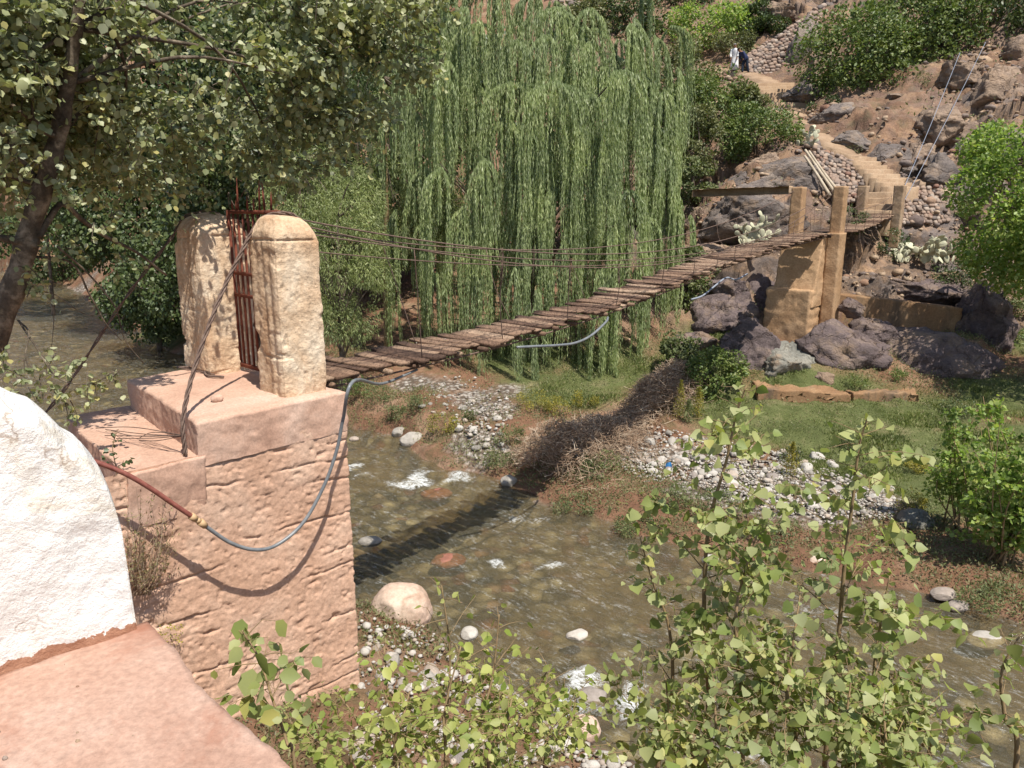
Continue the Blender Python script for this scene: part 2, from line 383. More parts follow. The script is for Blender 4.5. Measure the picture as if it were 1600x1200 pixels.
def pinw(x, y):
    num = np.zeros(len(x)); den = np.zeros(len(x)); mx = np.zeros(len(x))
    for a, b, c, r, d in PINS:
        w_ = np.exp(-((x-a)**2+(y-b)**2)/(2*(r*.75)**2)); num += w_*(c-d); den += w_; mx = np.maximum(mx, w_)
    return num/(den+1e-9), np.clip(mx*1.6, 0, 1)
def G(x, y): return np.array([x, y, gz(x, y)[0]])
def onG(px, py, z=.5):
    for _ in range(12):
        p = on(px, py, z) if abs(z-CAM[2]) > .01 else at(px, py, 30); z = .5*z+.5*gz(p[0], p[1])[0]
    return np.array([p[0], p[1], gz(p[0], p[1])[0]])
az = np.concatenate([np.radians(np.linspace(-110, -44, 60, endpoint=False)), np.radians(np.linspace(-44, 44, 620, endpoint=False)), np.radians(np.linspace(44, 110, 60))])
rr = np.concatenate([np.linspace(.3, 5, 14, endpoint=False), 5*(150/5)**np.linspace(0, 1, 640)])
AZ, RR = np.meshgrid(az, rr, indexing='ij'); X = (RR*np.sin(AZ)).ravel(); Y = (RR*np.cos(AZ)).ravel()
Z = gz(X, Y); U_, V_ = uv(X, Y)
Zs = gz(X+.6, Y, False); Zt = gz(X, Y+.6, False); Z0 = gz(X, Y, False)
nx = -(Zs-Z0)/.6; ny = -(Zt-Z0)/.6; NN = nrm(np.c_[nx, ny, np.ones(len(X))]); slope = 1-NN[:, 2]
hill = sstep(1.6, 3.2, Z)*sstep(20, 24, Y)
side = sstep(1.0, 3.0, X*.8-(Y-22)*.05)
rocky = hill*(.3+.7*sstep(.1, .32, slope))*sstep(-2, 6, X)
P3 = np.c_[X, Y, Z]
_, PW = pinw(X, Y)
rm = rocky > .03; cr_ = np.zeros(len(X)); cr_[rm] = .55*crag(P3[rm]*.55, 3)+.30*crag(P3[rm]*1.3, 7)+.13*crag(P3[rm]*3., 11)
dsp = rocky*(-.75+1.25*cr_)+rocky*(1.1*fbm(P3*.36, 4, 3, True)+.55*fbm(P3*1.0, 4, 8, True)+.30*fbm(P3*2.6, 4, 5, True))+hill*(1-rocky)*.4*fbm(P3*.5, 4, 12)
dsp = dsp*(1-PW*.85)
bankz = (1-hill)*sstep(.05, .25, Z)
dsp = dsp+bankz*(.09*fbm(P3*.9, 4, 20)+.035*fbm(P3*5, 3, 23))
bed = sstep(.02, -.12, Z)
dsp = dsp+bed*.13*(fbm(P3*1.7, 3, 30)+.5)
P3 = P3+NN*dsp[:, None]
na, nr = len(az), len(rr)
i = np.arange((na-1)*(nr-1)); a_, b_ = i//(nr-1), i % (nr-1); q = a_*nr+b_
fc = np.stack([q, q+nr, q+nr+1, q+1], 1)
def near_px(pts, z, s):
    """soft membership of world xy near pixels laid on height z"""
    m = 0
    for p in pts:
        c = on(p[0], p[1], z); ss = p[2] if len(p) > 2 else s
        m = np.maximum(m, np.exp(-((X-c[0])**2+(Y-c[1])**2)/(2*ss*ss)))
    return m
outc = near_px([(1130, 470), (1180, 500), (1240, 530), (1550, 530), (1420, 520), (1480, 520), (1350, 520), (1390, 450), (1450, 450), (1510, 470), (1330, 440)], 1.8, 1.1)
rocky = np.maximum(rocky, .75*sstep(.35, .8, outc)*(Y > 20.5))
jit = .35*fbm(np.c_[X*.8, Y*.8, X*0], 4, 77)
grass = near_px([(1100, 640), (1160, 660), (1230, 670), (1300, 680), (1370, 690), (1440, 690), (1520, 690), (1600, 690), (1380, 725), (1460, 750), (1540, 760), (1600, 740), (1560, 640), (1610, 600), (1250, 640), (1350, 650), (1450, 655), (1500, 720), (1430, 720), (1340, 710), (1200, 655), (1300, 655), (1400, 670), (1090, 610), (900, 625), (950, 610), (820, 600), (850, 625)], .6, 1.0)
grass = np.maximum(grass, near_px([(245, 530), (280, 535), (215, 528)], .1, 1.2))
peb = near_px([(1000, 700), (1060, 705), (1120, 715), (1180, 725), (1240, 738), (1300, 752), (1360, 768), (1100, 745), (1160, 760), (1220, 770), (1290, 780)], .5, .75)
peb = np.maximum(peb, near_px([(700, 632), (740, 645), (770, 660), (740, 690), (760, 700), (790, 640), (650, 625)], .4, .6))
peb = np.maximum(peb, near_px([(110, 452), (60, 448)], .2, 1.6))
zone = np.zeros((len(X), 4), np.float32)
zone[:, 0] = np.clip(rocky*1.5, 0, 1); zone[:, 1] = np.clip((grass+jit*.6-.22)*2.6, 0, 1); zone[:, 2] = np.clip((peb+jit*.8-.38)*2.5, 0, 1); zone[:, 3] = bed; zone[:, 1] *= 1-sstep(.4, .8, outc); zone[:, 0] = np.maximum(zone[:, 0], sstep(.4, .75, outc+jit*.4)*(Y > 20.5))
s = NM('ground_soil')
v = s.pos()
at_ = s.n('Attribute', _attribute_name='zone'); sp = s.n('SeparateColor'); s.l(at_.outputs['Color'], sp.inputs[0])
soil = s.ramp(s.noise(v, .7, 8, .65, .4), [(.3, (.13, .065, .04)), (.5, (.22, .12, .072)), (.7, (.33, .22, .145))])
tuft = s.ramp(s.noise(v, 2.3, 7, .7), [(.5, (0, 0, 0)), (.62, (1, 1, 1))])
soil = s.mix(s.math('MULTIPLY', tuft, .55), soil, (.10, .10, .045))
rk = s.ramp(s.noise(s.pos((1, 1, 1.6)), .8, 9, .7, .8), [(.30, (.07, .058, .055)), (.43, (.16, .125, .105)), (.55, (.26, .18, .125)), (.66, (.34, .235, .15)), (.78, (.15, .125, .12))])
rv = s.n('TexVoronoi', Scale=1.1); rw = s.n('VectorMath', _operation='ADD'); rn = s.n('TexNoise', Scale=1.4, Detail=6); s.l(v, rn.inputs['Vector']); s.l(v, rw.inputs[0]); s.l(rn.outputs['Color'], rw.inputs[1]); s.l(rw.outputs[0], rv.inputs['Vector'])
rs = s.n('SeparateColor'); s.l(rv.outputs['Color'], rs.inputs[0])
rk = s.mix(1, rk, s.ramp(rs.outputs[0], [(0, (.55, .53, .52)), (.5, (1., 1., 1.)), (1, (1.25, 1.2, 1.15))]), 'MULTIPLY')
rk = s.mix(s.ramp(s.noise(v, .5, 5, .65), [(.52, (0, 0, 0)), (.62, (.8, .8, .8))]), rk, (.16, .14, .135))
rf = s.noise(v, 9, 8, .75)
rk = s.mix(1, rk, s.ramp(rf, [(.25, (.6, .58, .56)), (.75, (1.4, 1.38, 1.35))]), 'MULTIPLY')
gr = s.ramp(s.noise(v, 1.3, 7, .7), [(.3, (.07, .085, .028)), (.52, (.12, .135, .05)), (.72, (.24, .20, .11))])
vor = s.n('TexVoronoi', Scale=7.0); s.l(v, vor.inputs['Vector'])
pc = s.ramp(s.n('SeparateColor').outputs[0], [(0, (0, 0, 0)), (1, (1, 1, 1))]) if False else None
sc_ = s.n('SeparateColor'); s.l(vor.outputs['Color'], sc_.inputs[0])
pb = s.ramp(sc_.outputs[0], [(0, (.28, .25, .21)), (.35, (.40, .355, .31)), (.7, (.47, .43, .385)), (1, (.36, .28, .22))])
vd = s.ramp(vor.outputs['Distance'], [(.25, (1, 1, 1)), (.6, (.35, .3, .26))])
pb = s.mix(1, pb, vd, 'MULTIPLY')
bv = s.n('TexVoronoi', Scale=3.4); s.l(v, bv.inputs['Vector']); bs = s.n('SeparateColor'); s.l(bv.outputs['Color'], bs.inputs[0])
bdc = s.ramp(bs.outputs[0], [(0, (.10, .09, .07)), (.3, (.24, .21, .16)), (.6, (.40, .36, .28)), (.8, (.56, .52, .44)), (.9, (.24, .10, .06)), (1, (.1, .1, .1))])
bdc = s.mix(1, bdc, s.ramp(bv.outputs['Distance'], [(.2, (1.1, 1.1, 1.1)), (.65, (.3, .28, .25))]), 'MULTIPLY')
bdc = s.mix(s.ramp(s.noise(v, .45, 4, .6), [(.42, (0, 0, 0)), (.6, (.75, .75, .75))]), bdc, (.20, .15, .10))
c = s.mix(sp.outputs[0], soil, rk); c = s.mix(sp.outputs[1], c, gr); c = s.mix(sp.outputs[2], c, pb); c = s.mix(at_.outputs['Alpha'], c, bdc)
c = s.mix(1, c, s.ramp(s.noise(v, 34, 4, .7), [(.25, (.72, .72, .72)), (.75, (1.25, 1.25, 1.25))]), 'MULTIPLY')
hh = s.math('ADD', s.math('MULTIPLY', s.noise(v, 4, 9, .72), 1.0), s.math('MULTIPLY', rf, .5))
hh = s.math('SUBTRACT', hh, s.math('MULTIPLY', s.math('MULTIPLY', vor.outputs['Distance'], sp.outputs[2]), 1.0))
M_ground = s.fin(c, .92, s.bump(hh, .9, .12), .15)
gnd = mesh_np('ground', P3, fc, M_ground, smooth=True)
ca = gnd.data.color_attributes.new('zone', 'FLOAT_COLOR', 'POINT'); ca.data.foreach_set('color', zone.ravel())
tag(gnd, 'reddish valley ground rising from the riverbed to the rocky hillside', 'ground', kind='structure')
# water
vv = np.concatenate([np.linspace(-85, -24, 150, endpoint=False), np.linspace(-24, 4, 380, endpoint=False), np.linspace(4, 18, 60)])
uu_ = np.linspace(-.9, 1.5, 3); 
tt = np.linspace(0, 1, 120); VV, TT = np.meshgrid(vv, tt, indexing='ij'); VV = VV.ravel(); TT = TT.ravel()
n0 = near_u(VV)-1.0; f0 = far_u(VV)+1.0; UU = n0+(f0-n0)*TT
WX, WY = (UU+VV)*r2, (UU-VV)*r2
st = np.c_[UU*1.3, VV*.55, UU*0]
amp = sstep(0, .12, TT)*sstep(1, .9, TT)
wz = amp*(.035*fbm(st*1.1, 4, 60, True)+.02*fbm(st*4, 3, 66))
foam = np.zeros(len(WX)); wa_ = fbm(np.c_[UU*1.6, VV*1.6, UU*0], 3, 300); wb_ = fbm(np.c_[UU*1.6, VV*1.6, UU*0], 3, 310)
for px, py, sx, wgt in [(545, 735, .45, 1), (640, 748, .55, 1.25), (610, 760, .5, .8), (720, 752, .5, .95), (690, 760, .35, .6), (775, 878, .22, 1), (858, 886, .22, 1), (820, 812, .32, .7), (905, 1075, .32, 1.2), (890, 1100, .3, .8), (995, 1095, .3, 1), (1010, 1068, .3, .6), (1000, 860, .5, .55), (960, 850, .5, .4), (760, 915, .3, .5), (380, 440, .3, 0), (130, 560, .5, .6), (120, 512, .5, .5), (90, 470, .7, .4), (1290, 960, .5, .6), (1350, 1010, .5, .5), (1480, 1040, .6, .4), (610, 880, .3, .5), (1130, 1165, .35, .7), (1200, 1020, .4, .4), (700, 850, .5, .25), (940, 960, .5, .3)]:
    cc = on(px, py, 0); cu, cv = uv(cc[0], cc[1]); du = UU-cu+wa_*sx*1.5; dv = VV-cv+wb_*sx*1.5
    foam = np.maximum(foam, wgt*np.exp(-(du**2/(2*(sx*.8)**2)+dv**2/(2*(sx*.8)**2))))
    wz += .05*wgt*np.exp(-(du**2+dv**2)/(2*(sx*.6)**2))*(.5+fbm(st*3, 2, 81))
nV, nT = len(vv), len(tt); i = np.arange((nV-1)*(nT-1)); a_, b_ = i//(nT-1), i % (nT-1); q = a_*nT+b_
s = NM('river_water'); v = s.pos()
mp = s.n('Mapping'); mp.inputs['Rotation'].default_value = (0, 0, math.radians(45)); mp.inputs['Scale'].default_value = (1.0, 1.0, 1); s.l(s.n('NewGeometry').outputs['Position'], mp.inputs[0])
ms = s.n('Mapping'); ms.inputs['Scale'].default_value = (.6, 1.5, 1); s.l(mp.outputs[0], ms.inputs[0]); fv = ms.outputs[0]
n1 = s.noise(fv, 1.6, 6, .65, .6); n2 = s.noise(fv, 7, 5, .7, .4)
bmp = s.bump(s.math('ADD', n1, s.math('MULTIPLY', n2, .5)), .65, .14)
tr = s.n('BsdfTransparent'); tr.inputs[0].default_value = (.80, .74, .56, 1)
df = s.n('BsdfDiffuse'); df.inputs[0].default_value = (.33, .29, .185, 1)
m1 = s.n('MixShader'); m1.inputs[0].default_value = .15; s.l(tr.outputs[0], m1.inputs[1]); s.l(df.outputs[0], m1.inputs[2])
gl = s.n('BsdfGlossy', Roughness=.12); s.l(bmp, gl.inputs['Normal'])
fr = s.n('Fresnel', IOR=1.33); s.l(bmp, fr.inputs['Normal'])
m2 = s.n('MixShader'); s.l(fr.outputs[0], m2.inputs[0]); s.l(m1.outputs[0], m2.inputs[1]); s.l(gl.outputs[0], m2.inputs[2])
fa = s.n('Attribute', _attribute_name='foam')
fz = s.noise(fv, 9, 9, .8, 1.2); fz2 = s.noise(fv, 2.2, 4, .7, 1.)
ff = s.math('ADD', s.math('MULTIPLY', fa.outputs['Fac'], .40), s.math('MULTIPLY', s.math('ADD', s.math('MULTIPLY', fz, .6), s.math('MULTIPLY', fz2, .4)), 1.0))
mc = s.n('Mapping'); mc.inputs['Scale'].default_value = (2.6, 1.2, 1); s.l(mp.outputs[0], mc.inputs[0])
rg = s.noise(mc.outputs[0], 2.2, 9, .74, 1.4)
rdg = s.math('SUBTRACT', 1.0, s.math('MULTIPLY', s.math('ABSOLUTE', s.math('SUBTRACT', rg, .5)), 6.0), True)
body = s.math('ADD', s.math('MULTIPLY', rdg, .55), s.math('MULTIPLY', s.math('SUBTRACT', fz, .40), 2.2))
foam_glint = s.ramp(s.math('MULTIPLY', body, s.ramp(fa.outputs['Fac'], [(.05, (0, 0, 0)), (1., (.9, .9, .9))])), [(.30, (0, 0, 0)), (.52, (.35, .35, .35)), (.9, (.9, .9, .9))])
painted_glint = s.math('MULTIPLY', s.math('MULTIPLY', rdg, rdg), s.ramp(s.noise(fv, 12, 5, .75, .5), [(.5, (0, 0, 0)), (.66, (1, 1, 1))]))  # ripple glints, painted as white colour on the water along with the foam
foam_glint = s.math('ADD', foam_glint, s.math('MULTIPLY', s.math('MULTIPLY', painted_glint, s.ramp(fz2, [(.45, (.1, .1, .1)), (.62, (1, 1, 1))])), .34), True)
fd = s.n('BsdfDiffuse'); fd.inputs[0].default_value = (.75, .77, .76, 1)
m3 = s.n('MixShader'); s.l(foam_glint, m3.inputs[0]); s.l(m2.outputs[0], m3.inputs[1]); s.l(fd.outputs[0], m3.inputs[2]); s.l(m3.outputs[0], s.out.inputs[0])
wat = mesh_np('river_water', np.c_[WX, WY, wz], np.stack([q, q+nT, q+nT+1, q+1], 1), s.m, smooth=True)
fa_ = wat.data.attributes.new('foam', 'FLOAT', 'POINT'); fa_.data.foreach_set('value', foam.astype(np.float32))
tag(wat, 'shallow clear brown mountain river with small white riffles', 'river', kind='structure')
# ------------------------------------------------------------------ shared materials
M_wall = earthmat('rammed_earth_concrete', [(.42, .25, .165), (.53, .34, .24), (.58, .41, .305)], 1.1, .8, .02, 26, ((.45, .375, .30), .9, .58, .72))
M_pillar = earthmat('lime_concrete', [(.46, .29, .17), (.60, .44, .295), (.70, .59, .45)], 1.6, 1., .028, 30, ((.34, .19, .10), 1.4, .54, .70))
M_slab = earthmat('dusty_concrete', [(.38, .23, .165), (.47, .30, .22), (.52, .37, .29)], 1.3, .5, .015, 40)
M_floor = earthmat('red_plaster_floor', [(.33, .195, .14), (.41, .265, .20), (.46, .33, .265)], 1.6, .7, .012, 38, ((.30, .14, .09), 1.5, .54, .70))
M_white = NM('white_limewash'); v = M_white.pos()
_c = M_white.ramp(M_white.noise(v, 2.2, 8, .7, .5), [(.36, (.60, .52, .41)), (.45, (.78, .755, .71)), (.7, (.84, .83, .81))])
_c = M_white.mix(M_white.ramp(M_white.noise(v, 1.3, 7, .75, .8), [(.58, (0, 0, 0)), (.72, (.6, .6, .6))]), _c, (.60, .44, .30))
_vo = M_white.n('TexVoronoi', Scale=2.2, _feature='DISTANCE_TO_EDGE'); _wn = M_white.n('TexNoise', Scale=2.5, Detail=6); M_white.l(v, _wn.inputs['Vector']); _wa = M_white.n('VectorMath', _operation='ADD'); M_white.l(v, _wa.inputs[0]); M_white.l(_wn.outputs['Color'], _wa.inputs[1]); M_white.l(_wa.outputs[0], _vo.inputs['Vector'])
_ck = M_white.math('MULTIPLY', M_white.ramp(_vo.outputs['Distance'], [(0, (1, 1, 1)), (.016, (0, 0, 0))]), M_white.ramp(M_white.noise(v, 1.7, 3), [(.5, (0, 0, 0)), (.6, (.7, .7, .7))]))
_c = M_white.mix(_ck, _c, (.3, .2, .13))
_z = M_white.n('SeparateXYZ'); M_white.l(v, _z.inputs[0])
_e = M_white.math('ADD', _z.outputs[2], M_white.math('MULTIPLY', M_white.noise(v, 7, 6, .7), .16))
_c = M_white.mix(M_white.ramp(_e, [(0, (1, 1, 1)), (.001, (0, 0, 0))]) if False else M_white.math('LESS_THAN', _e, 4.72), _c, (.42, .22, .14))
M_white = M_white.fin(_c, .9, M_white.bump(M_white.noise(M_white.pos(), 5, 9, .72), .9, .05), .1)
M_pier = earthmat('pier_concrete', [(.30, .175, .09), (.38, .24, .135), (.45, .30, .18)], .9, .8, .03, 20)
M_rust = earthmat('rusty_red_iron', [(.07, .028, .02), (.15, .042, .025), (.21, .075, .045)], 9, .4, .003, 60)
M_cable = earthmat('rusty_wire_rope', [(.08, .05, .04), (.14, .095, .075), (.2, .14, .11)], 20, .4, .004, 90)
M_bark = earthmat('grey_brown_bark', [(.06, .045, .035), (.13, .10, .075), (.2, .16, .12)], 5, .9, .02, 40)
M_barkA = earthmat('pale_patched_bark', [(.035, .028, .022), (.11, .085, .06), (.33, .27, .20)], 6, .9, .02, 30)
M_twig = earthmat('young_stem_bark', [(.16, .11, .06), (.24, .17, .09), (.3, .2, .12)], 10, .3, .004, 60)
M_rockp = rockmat('purple_schist', (.075, .058, .056), (.145, .112, .11), (.25, .19, .155), .9, 1, .10, (1, 1, 1.2), 1.1)
M_rockg = rockmat('grey_green_stone', (.13, .13, .115), (.205, .20, .175), (.28, .26, .215), 1.3, 1, .06)
M_rockh = rockmat('grey_gneiss', (.09, .078, .074), (.185, .155, .14), (.31, .25, .20), .7, 1, .12, (1, 1, 1.6), .7)
M_rockb = rockmat('brown_hill_rock', (.14, .10, .08), (.27, .2, .15), (.38, .27, .19), .8, 1, .12, (1, 1, 1.5), .7)
M_boul = rockmat('pinkish_river_boulder', (.40, .27, .21), (.5, .37, .29), (.58, .48, .4), .35, .5, .03)
def cobmat(name, stops):
    s = NM(name); oi = s.n('ObjectInfo'); c = s.ramp(s.math('FRACT', s.math('ADD', oi.outputs['Random'], s.rnd())), stops)
    c = s.mix(1, c, s.ramp(s.noise(s.objpos(), 9, 6, .7), [(.3, (.75, .74, .72)), (.7, (1.2, 1.2, 1.2))]), 'MULTIPLY')
    return s.fin(c, .8, s.bump(s.noise(s.objpos(), 14, 7, .7), .4, .02), .3)
M_cob = cobmat('pale_cobble', [(0, (.21, .19, .165)), (.3, (.34, .31, .27)), (.6, (.46, .43, .39)), (.85, (.36, .29, .23)), (1, (.20, .18, .17))])
M_dry = cobmat('dry_wall_stone', [(0, (.12, .10, .09)), (.3, (.22, .16, .125)), (.6, (.29, .20, .145)), (.85, (.33, .27, .22)), (1, (.19, .10, .07))])
M_step = earthmat('sandy_step_concrete', [(.26, .17, .105), (.34, .235, .15), (.40, .295, .2)], 1.5, .5, .02, 20)
# ------------------------------------------------------------------ near abutment, pillars, gate
b0 = np.array([.68, .733, 0]); b0 /= np.linalg.norm(b0); n0v = np.array([b0[1], -b0[0], 0]); ZU = np.array([0, 0, 1.])
A0 = np.array([-1.93, 8.15, 0])
def AF(b, n, z): return A0+b0*b+n0v*n+ZU*z
def onwall(px, py, off=0.):
    d = ray(px, py); t = (off-np.dot(CAM-A0, n0v))/np.dot(d, n0v); return CAM+d*t
abut = empty('bridge_abutment', AF(-1, -1.2, 0)); tag(abut, 'pinkish rammed concrete abutment block with a stepped slab, standing in the near riverbank', 'abutment')
def walldisp(P, N):
    P = P.copy(); z = P[:, 2]; w = P.copy()
    sl = z+.05*P[:, 0]+.06*vn(np.c_[P[:, 0]*.7, z*0, z*.4], 5)+.03*vn(np.c_[P[:, 0]*3.2, z*0, z*2], 6)+.012*vn(np.c_[P[:, 0]*9, z*0, z*6], 16)
    hh = .21; ph = (sl/hh) % 1; row = np.floor(sl/hh)
    msk = sstep(.0, .6, vn(np.c_[P[:, 0]*1.1, row*7.1, z*0], 9)+.5*vn(np.c_[P[:, 0]*4.5, row*3.3, z*0], 19))
    crack = np.exp(-((ph-.5)/.05)**2)*msk
    d = -.026*crack+.006*(ph-.5)*msk
    d = d+.018*fbm(w*1.4, 4, 51)+.006*fbm(w*7, 4, 55)+.006*fbm(w*20, 3, 56)
    pit = sstep(.25, .55, fbm(w*np.array([5, 5, 9]), 3, 58)); d = d-.022*pit*sstep(-.2, .4, fbm(w*.9, 2, 59))
    d = d-.012*sstep(.3, .6, fbm(w*18, 2, 61))
    rough = 1.0
    d = d*rough-.10*sstep(3.9, 4.25, z)*sstep(.15, .5, fbm(np.c_[P[:, 0]*3, P[:, 1]*3, z*3], 3, 63))*.5
    P[:, 1] += d; P[:, 0] += .5*d; return P
wallob = dense_box('wall_block', A0, b0, n0v, ZU, -6.2, .12, -2.55, 0, -.8, 3.86, .015, walldisp, M_wall, abut, faces='XY')
def slabdisp(P, N):
    P = P.copy(); d = .018*fbm(P*2.2, 4, 71)+.008*fbm(P*11, 3, 73)
    e = np.minimum.reduce([P[:, 0]+1.58, .14-P[:, 0], P[:, 1]*-1+.02, P[:, 1]+2.4]); zt = P[:, 2] > 4.1
    P[:, 2] += d-(.03*np.exp(-np.maximum(e, 0)/.03)*sstep(3.9, 4.2, P[:, 2]))
    ed = .03*fbm(P*3.1, 4, 75)+.012*fbm(P*13, 3, 76)
    P[:, 0] += ed; P[:, 1] += ed*.8; P[:, 0] += .126*(-P[:, 1])*np.clip((.135-P[:, 0])/1.7, 0, 1); return P
dense_box('upper_slab', A0, b0, n0v, ZU, -1.57, .135, -2.38, .012, 3.74, 4.2, .022, slabdisp, M_slab, abut, faces='xXyYZ')
def stepdisp(P, N):
    P = P.copy(); P[:, 2] += .02*fbm(P*2, 4, 81)+.008*fbm(P*11, 3, 83); ed = .05*fbm(P*2.4, 4, 85)+.015*fbm(P*11, 3, 86)
    P[:, 0] += ed; P[:, 1] += ed*.8; P[:, 0] += .126*(-P[:, 1]); return P
dense_box('lower_step', A0, b0, n0v, ZU, -2.25, -1.52, -2.5, .016, 3.3, 3.84, .025, stepdisp, M_slab, abut, faces='xXyYZ')
dense_box('lower_step', A0, b0, n0v, ZU, -6.4, -2.5, -2.6, .02, 2.6, 3.40, .04, stepdisp, M_slab, abut, faces='xXyYZ')
PR = (-.26, -.42); PL = (-.22, -2.12)
def pillar(cb, cn, name, label, seed, h=6.2, s2=.265):
    def dp(P, N):
        P = P.copy(); x = P[:, 0]/s2; y = P[:, 1]/s2; t = (P[:, 2]-4.15)/(h-4.15)
        k = 1.; rd = np.clip(.35*np.hypot(x, y)+.65*np.maximum(abs(x), abs(y)), 0, 1.2)
        P[:, 2] = 4.15+(P[:, 2]-4.15)*((h-.17*rd**3.6+.02*vn(np.c_[x*1.2, y*1.2, x*0+seed], 5)-4.15)/(h-4.15))
        cr = np.clip((abs(x)*abs(y)), 0, 1); sh = 1-.04*sstep(.8, 1., cr)
        P[:, 0] *= k*sh; P[:, 1] *= k*sh
        W = P*1.0+seed*5.3
        d = .018*fbm(W*2.4, 4, seed)+.012*fbm(W*10, 3, seed+3)+.004*fbm(W*26, 3, seed+2)
        g = .012*(vn(np.c_[P[:, 0]*16, P[:, 1]*16, P[:, 2]*.6], seed+4))       # vertical board marks
        ch = sstep(.22, .5, fbm(W*np.array([4, 4, 3]), 3, seed+8))*sstep(.45, .95, cr+.25*fbm(W*3, 2, seed+9))
        d = d+.8*g-.05*ch-.010*sstep(.3, .6, fbm(W*np.array([9, 9, 7]), 2, seed+40))-.02*np.exp(-((P[:, 2]-(h-.26)-.03*vn(np.c_[W[:, 0]*3, W[:, 1]*3, W[:, 2]*0], seed+30))/.012)**2)*sstep(-.2, .3, vn(np.c_[W[:, 0]*4, W[:, 1]*4, W[:, 2]*0], seed+31))
        hz = sstep(.2, .7, fbm(np.c_[W[:, 0]*2, W[:, 1]*2, W[:, 2]*9], 3, seed+12))*sstep(5.2, 4.5, P[:, 2])
        d = d-.03*hz
        v = np.c_[x, y]; v /= np.linalg.norm(v, axis=1)[:, None]+1e-6
        P[:, 0] += v[:, 0]*d; P[:, 1] += v[:, 1]*d; return P
    O = AF(cb, cn, 0)
    o = dense_box(name, O, b0, n0v, ZU, -s2, s2, -s2, s2, 4.15, h, .010, dp, M_pillar, None, AF(cb, cn, 4.2), faces='xXyYZ')
    tag(o, label, 'pillar', 'concrete gate pillars on the near abutment'); return o
pr = pillar(*PR, 'gate_pillar', 'bright round-topped concrete gate pillar on the river-side corner of the abutment, right of the iron gate', 3, 6.09)
pl = pillar(*PL, 'gate_pillar', 'leaf-shadowed concrete gate pillar with crumbling corner, left of the iron gate', 6, 6.08, .335)
# gate between the pillars
gate = empty('iron_gate', AF(-.12, -1.30, 4.22)); tag(gate, 'rusty red iron bar gate with spikes, standing between the two gate pillars', 'gate')
g0, g1 = -1.80, -.68; gb = -.14; zb, zt = 4.26, 6.13
def bar(mb, n, z0, z1, wd=.011, b=gb): mb.box(AF(b, n, (z0+z1)/2), b0*wd*.7, n0v*wd, ZU*(z1-z0)/2)
mb = MB()
for n in (g0, g1): bar(mb, n, zb, zt, .022)
for z in (zb+.02, zt-.02): mb.box(AF(gb, (g0+g1)/2, z), b0*.018, n0v*((g1-g0)/2-.023), ZU*.022)
mb.build('frame', M_rust, gate)
for z in (5.40, 5.14):
    mb = MB(); mb.box(AF(gb-.016, (g0+g1)/2, z), b0*.006, n0v*((g1-g0)/2-.02), ZU*.02); mb.build('crossbar', M_rust, gate)
for k in range(9):
    n = g0+(g1-g0)*(k+1)/10
    mb = MB(); bar(mb, n, zb+.045, zt-.045, .014)
    mb.build('bar', M_rust, gate)
for k, (n, h) in enumerate([(g0+.12, .12), (g0+.24, .36), (g0+.20, .13), (g0+.46, .16), (g0+.6, .14), (g0+.72, .34), (g0+.83, .30), (g0+.97, .2)]):
    mb = MB(); tip = AF(gb+.01*(k % 3-1), n+.02*(k % 2), zt+h); mb.tube([AF(gb, n, zt), (AF(gb, n, zt)+tip)/2, tip], [.013, .012, .003], 5); mb.build('spike', M_rust, gate)
mb = MB(); mb.tube(smoothpath([AF(gb, g0+.04, zt+.0), AF(gb-.03, g0+.1, zt+.2), AF(gb-.02, g0+.22, zt+.05), AF(gb-.03, g0+.5, zt+.22), AF(gb-.03, g0+.62, zt+.06), AF(gb, g0+.8, zt+.3), AF(gb, g0+.86, zt+.04)], 40), .004, 4); mb.build('barbed_wire', M_cable, gate)
# stay cables going down behind the pillars
def braid(P, r, nstr=3, rad=.014, turns=6):
    mb = MB(); P = np.asarray(P)
    T = nrm(np.gradient(P, axis=0)); U = nrm(np.cross(T, [0.2, .3, .9])); Wv = np.cross(T, U)
    for k in range(nstr):
        a = np.linspace(0, turns*2*PI, len(P))+2*PI*k/nstr
        mb.tube(P+rad*(np.cos(a)[:, None]*U+np.sin(a)[:, None]*Wv), r, 5)
    return mb
topR = AF(PR[0], PR[1]-.05, 6.10); topL = AF(PL[0], PL[1]-.05, 6.09)
pa = at(413, 372, 8.05); pb_ = onwall(293, 692, .03)
Pc = np.concatenate([smoothpath([AF(.1, PR[1]-.1, 5.97), AF(-.12, PR[1]-.10, 6.10), AF(-.36, PR[1]-.2, 6.06), AF(-.56, PR[1]-.17, 5.86)], 20)[:-1], smoothpath([AF(-.56, PR[1]-.17, 5.86), AF(-.95, PR[1]-.05, 5.35), AF(-1.35, PR[1]+.1, 4.72), AF(-1.62, PR[1]+.28, 4.22), AF(-1.66, PR[1]+.34, 3.86)], 50)])
mbc = braid(Pc, .011, 3, .014, 9)
cab = mbc.build('stay_cable', M_cable, None, True, AF(-1.66, PR[1]+.34, 3.86)); tag(cab, 'thick twisted wire cable from the right gate pillar across the slab to the step', 'cable', 'stay cables tying back the gate pillars')
Pc = np.concatenate([smoothpath([AF(.1, PL[1]-.1, 5.95), AF(-.1, PL[1]-.12, 6.10), AF(-.40, PL[1]-.22, 6.06), AF(-.60, PL[1]-.2, 5.82)], 16)[:-1], smoothpath([AF(-.60, PL[1]-.2, 5.82), AF(-1.2, PL[1]-.3, 5.1), AF(-1.9, PL[1]-.42, 4.15), AF(-2.3, PL[1]-.45, 3.75)], 30)])
cab2 = braid(Pc, .010, 2, .012, 8).build('stay_cable', M_cable, None, True, AF(-2.2, PL[1]-.45, 3.84)); tag(cab2, 'single taut stay cable slanting from the left gate pillar down over the river', 'cable', 'stay cables tying back the gate pillars')
mb = MB()
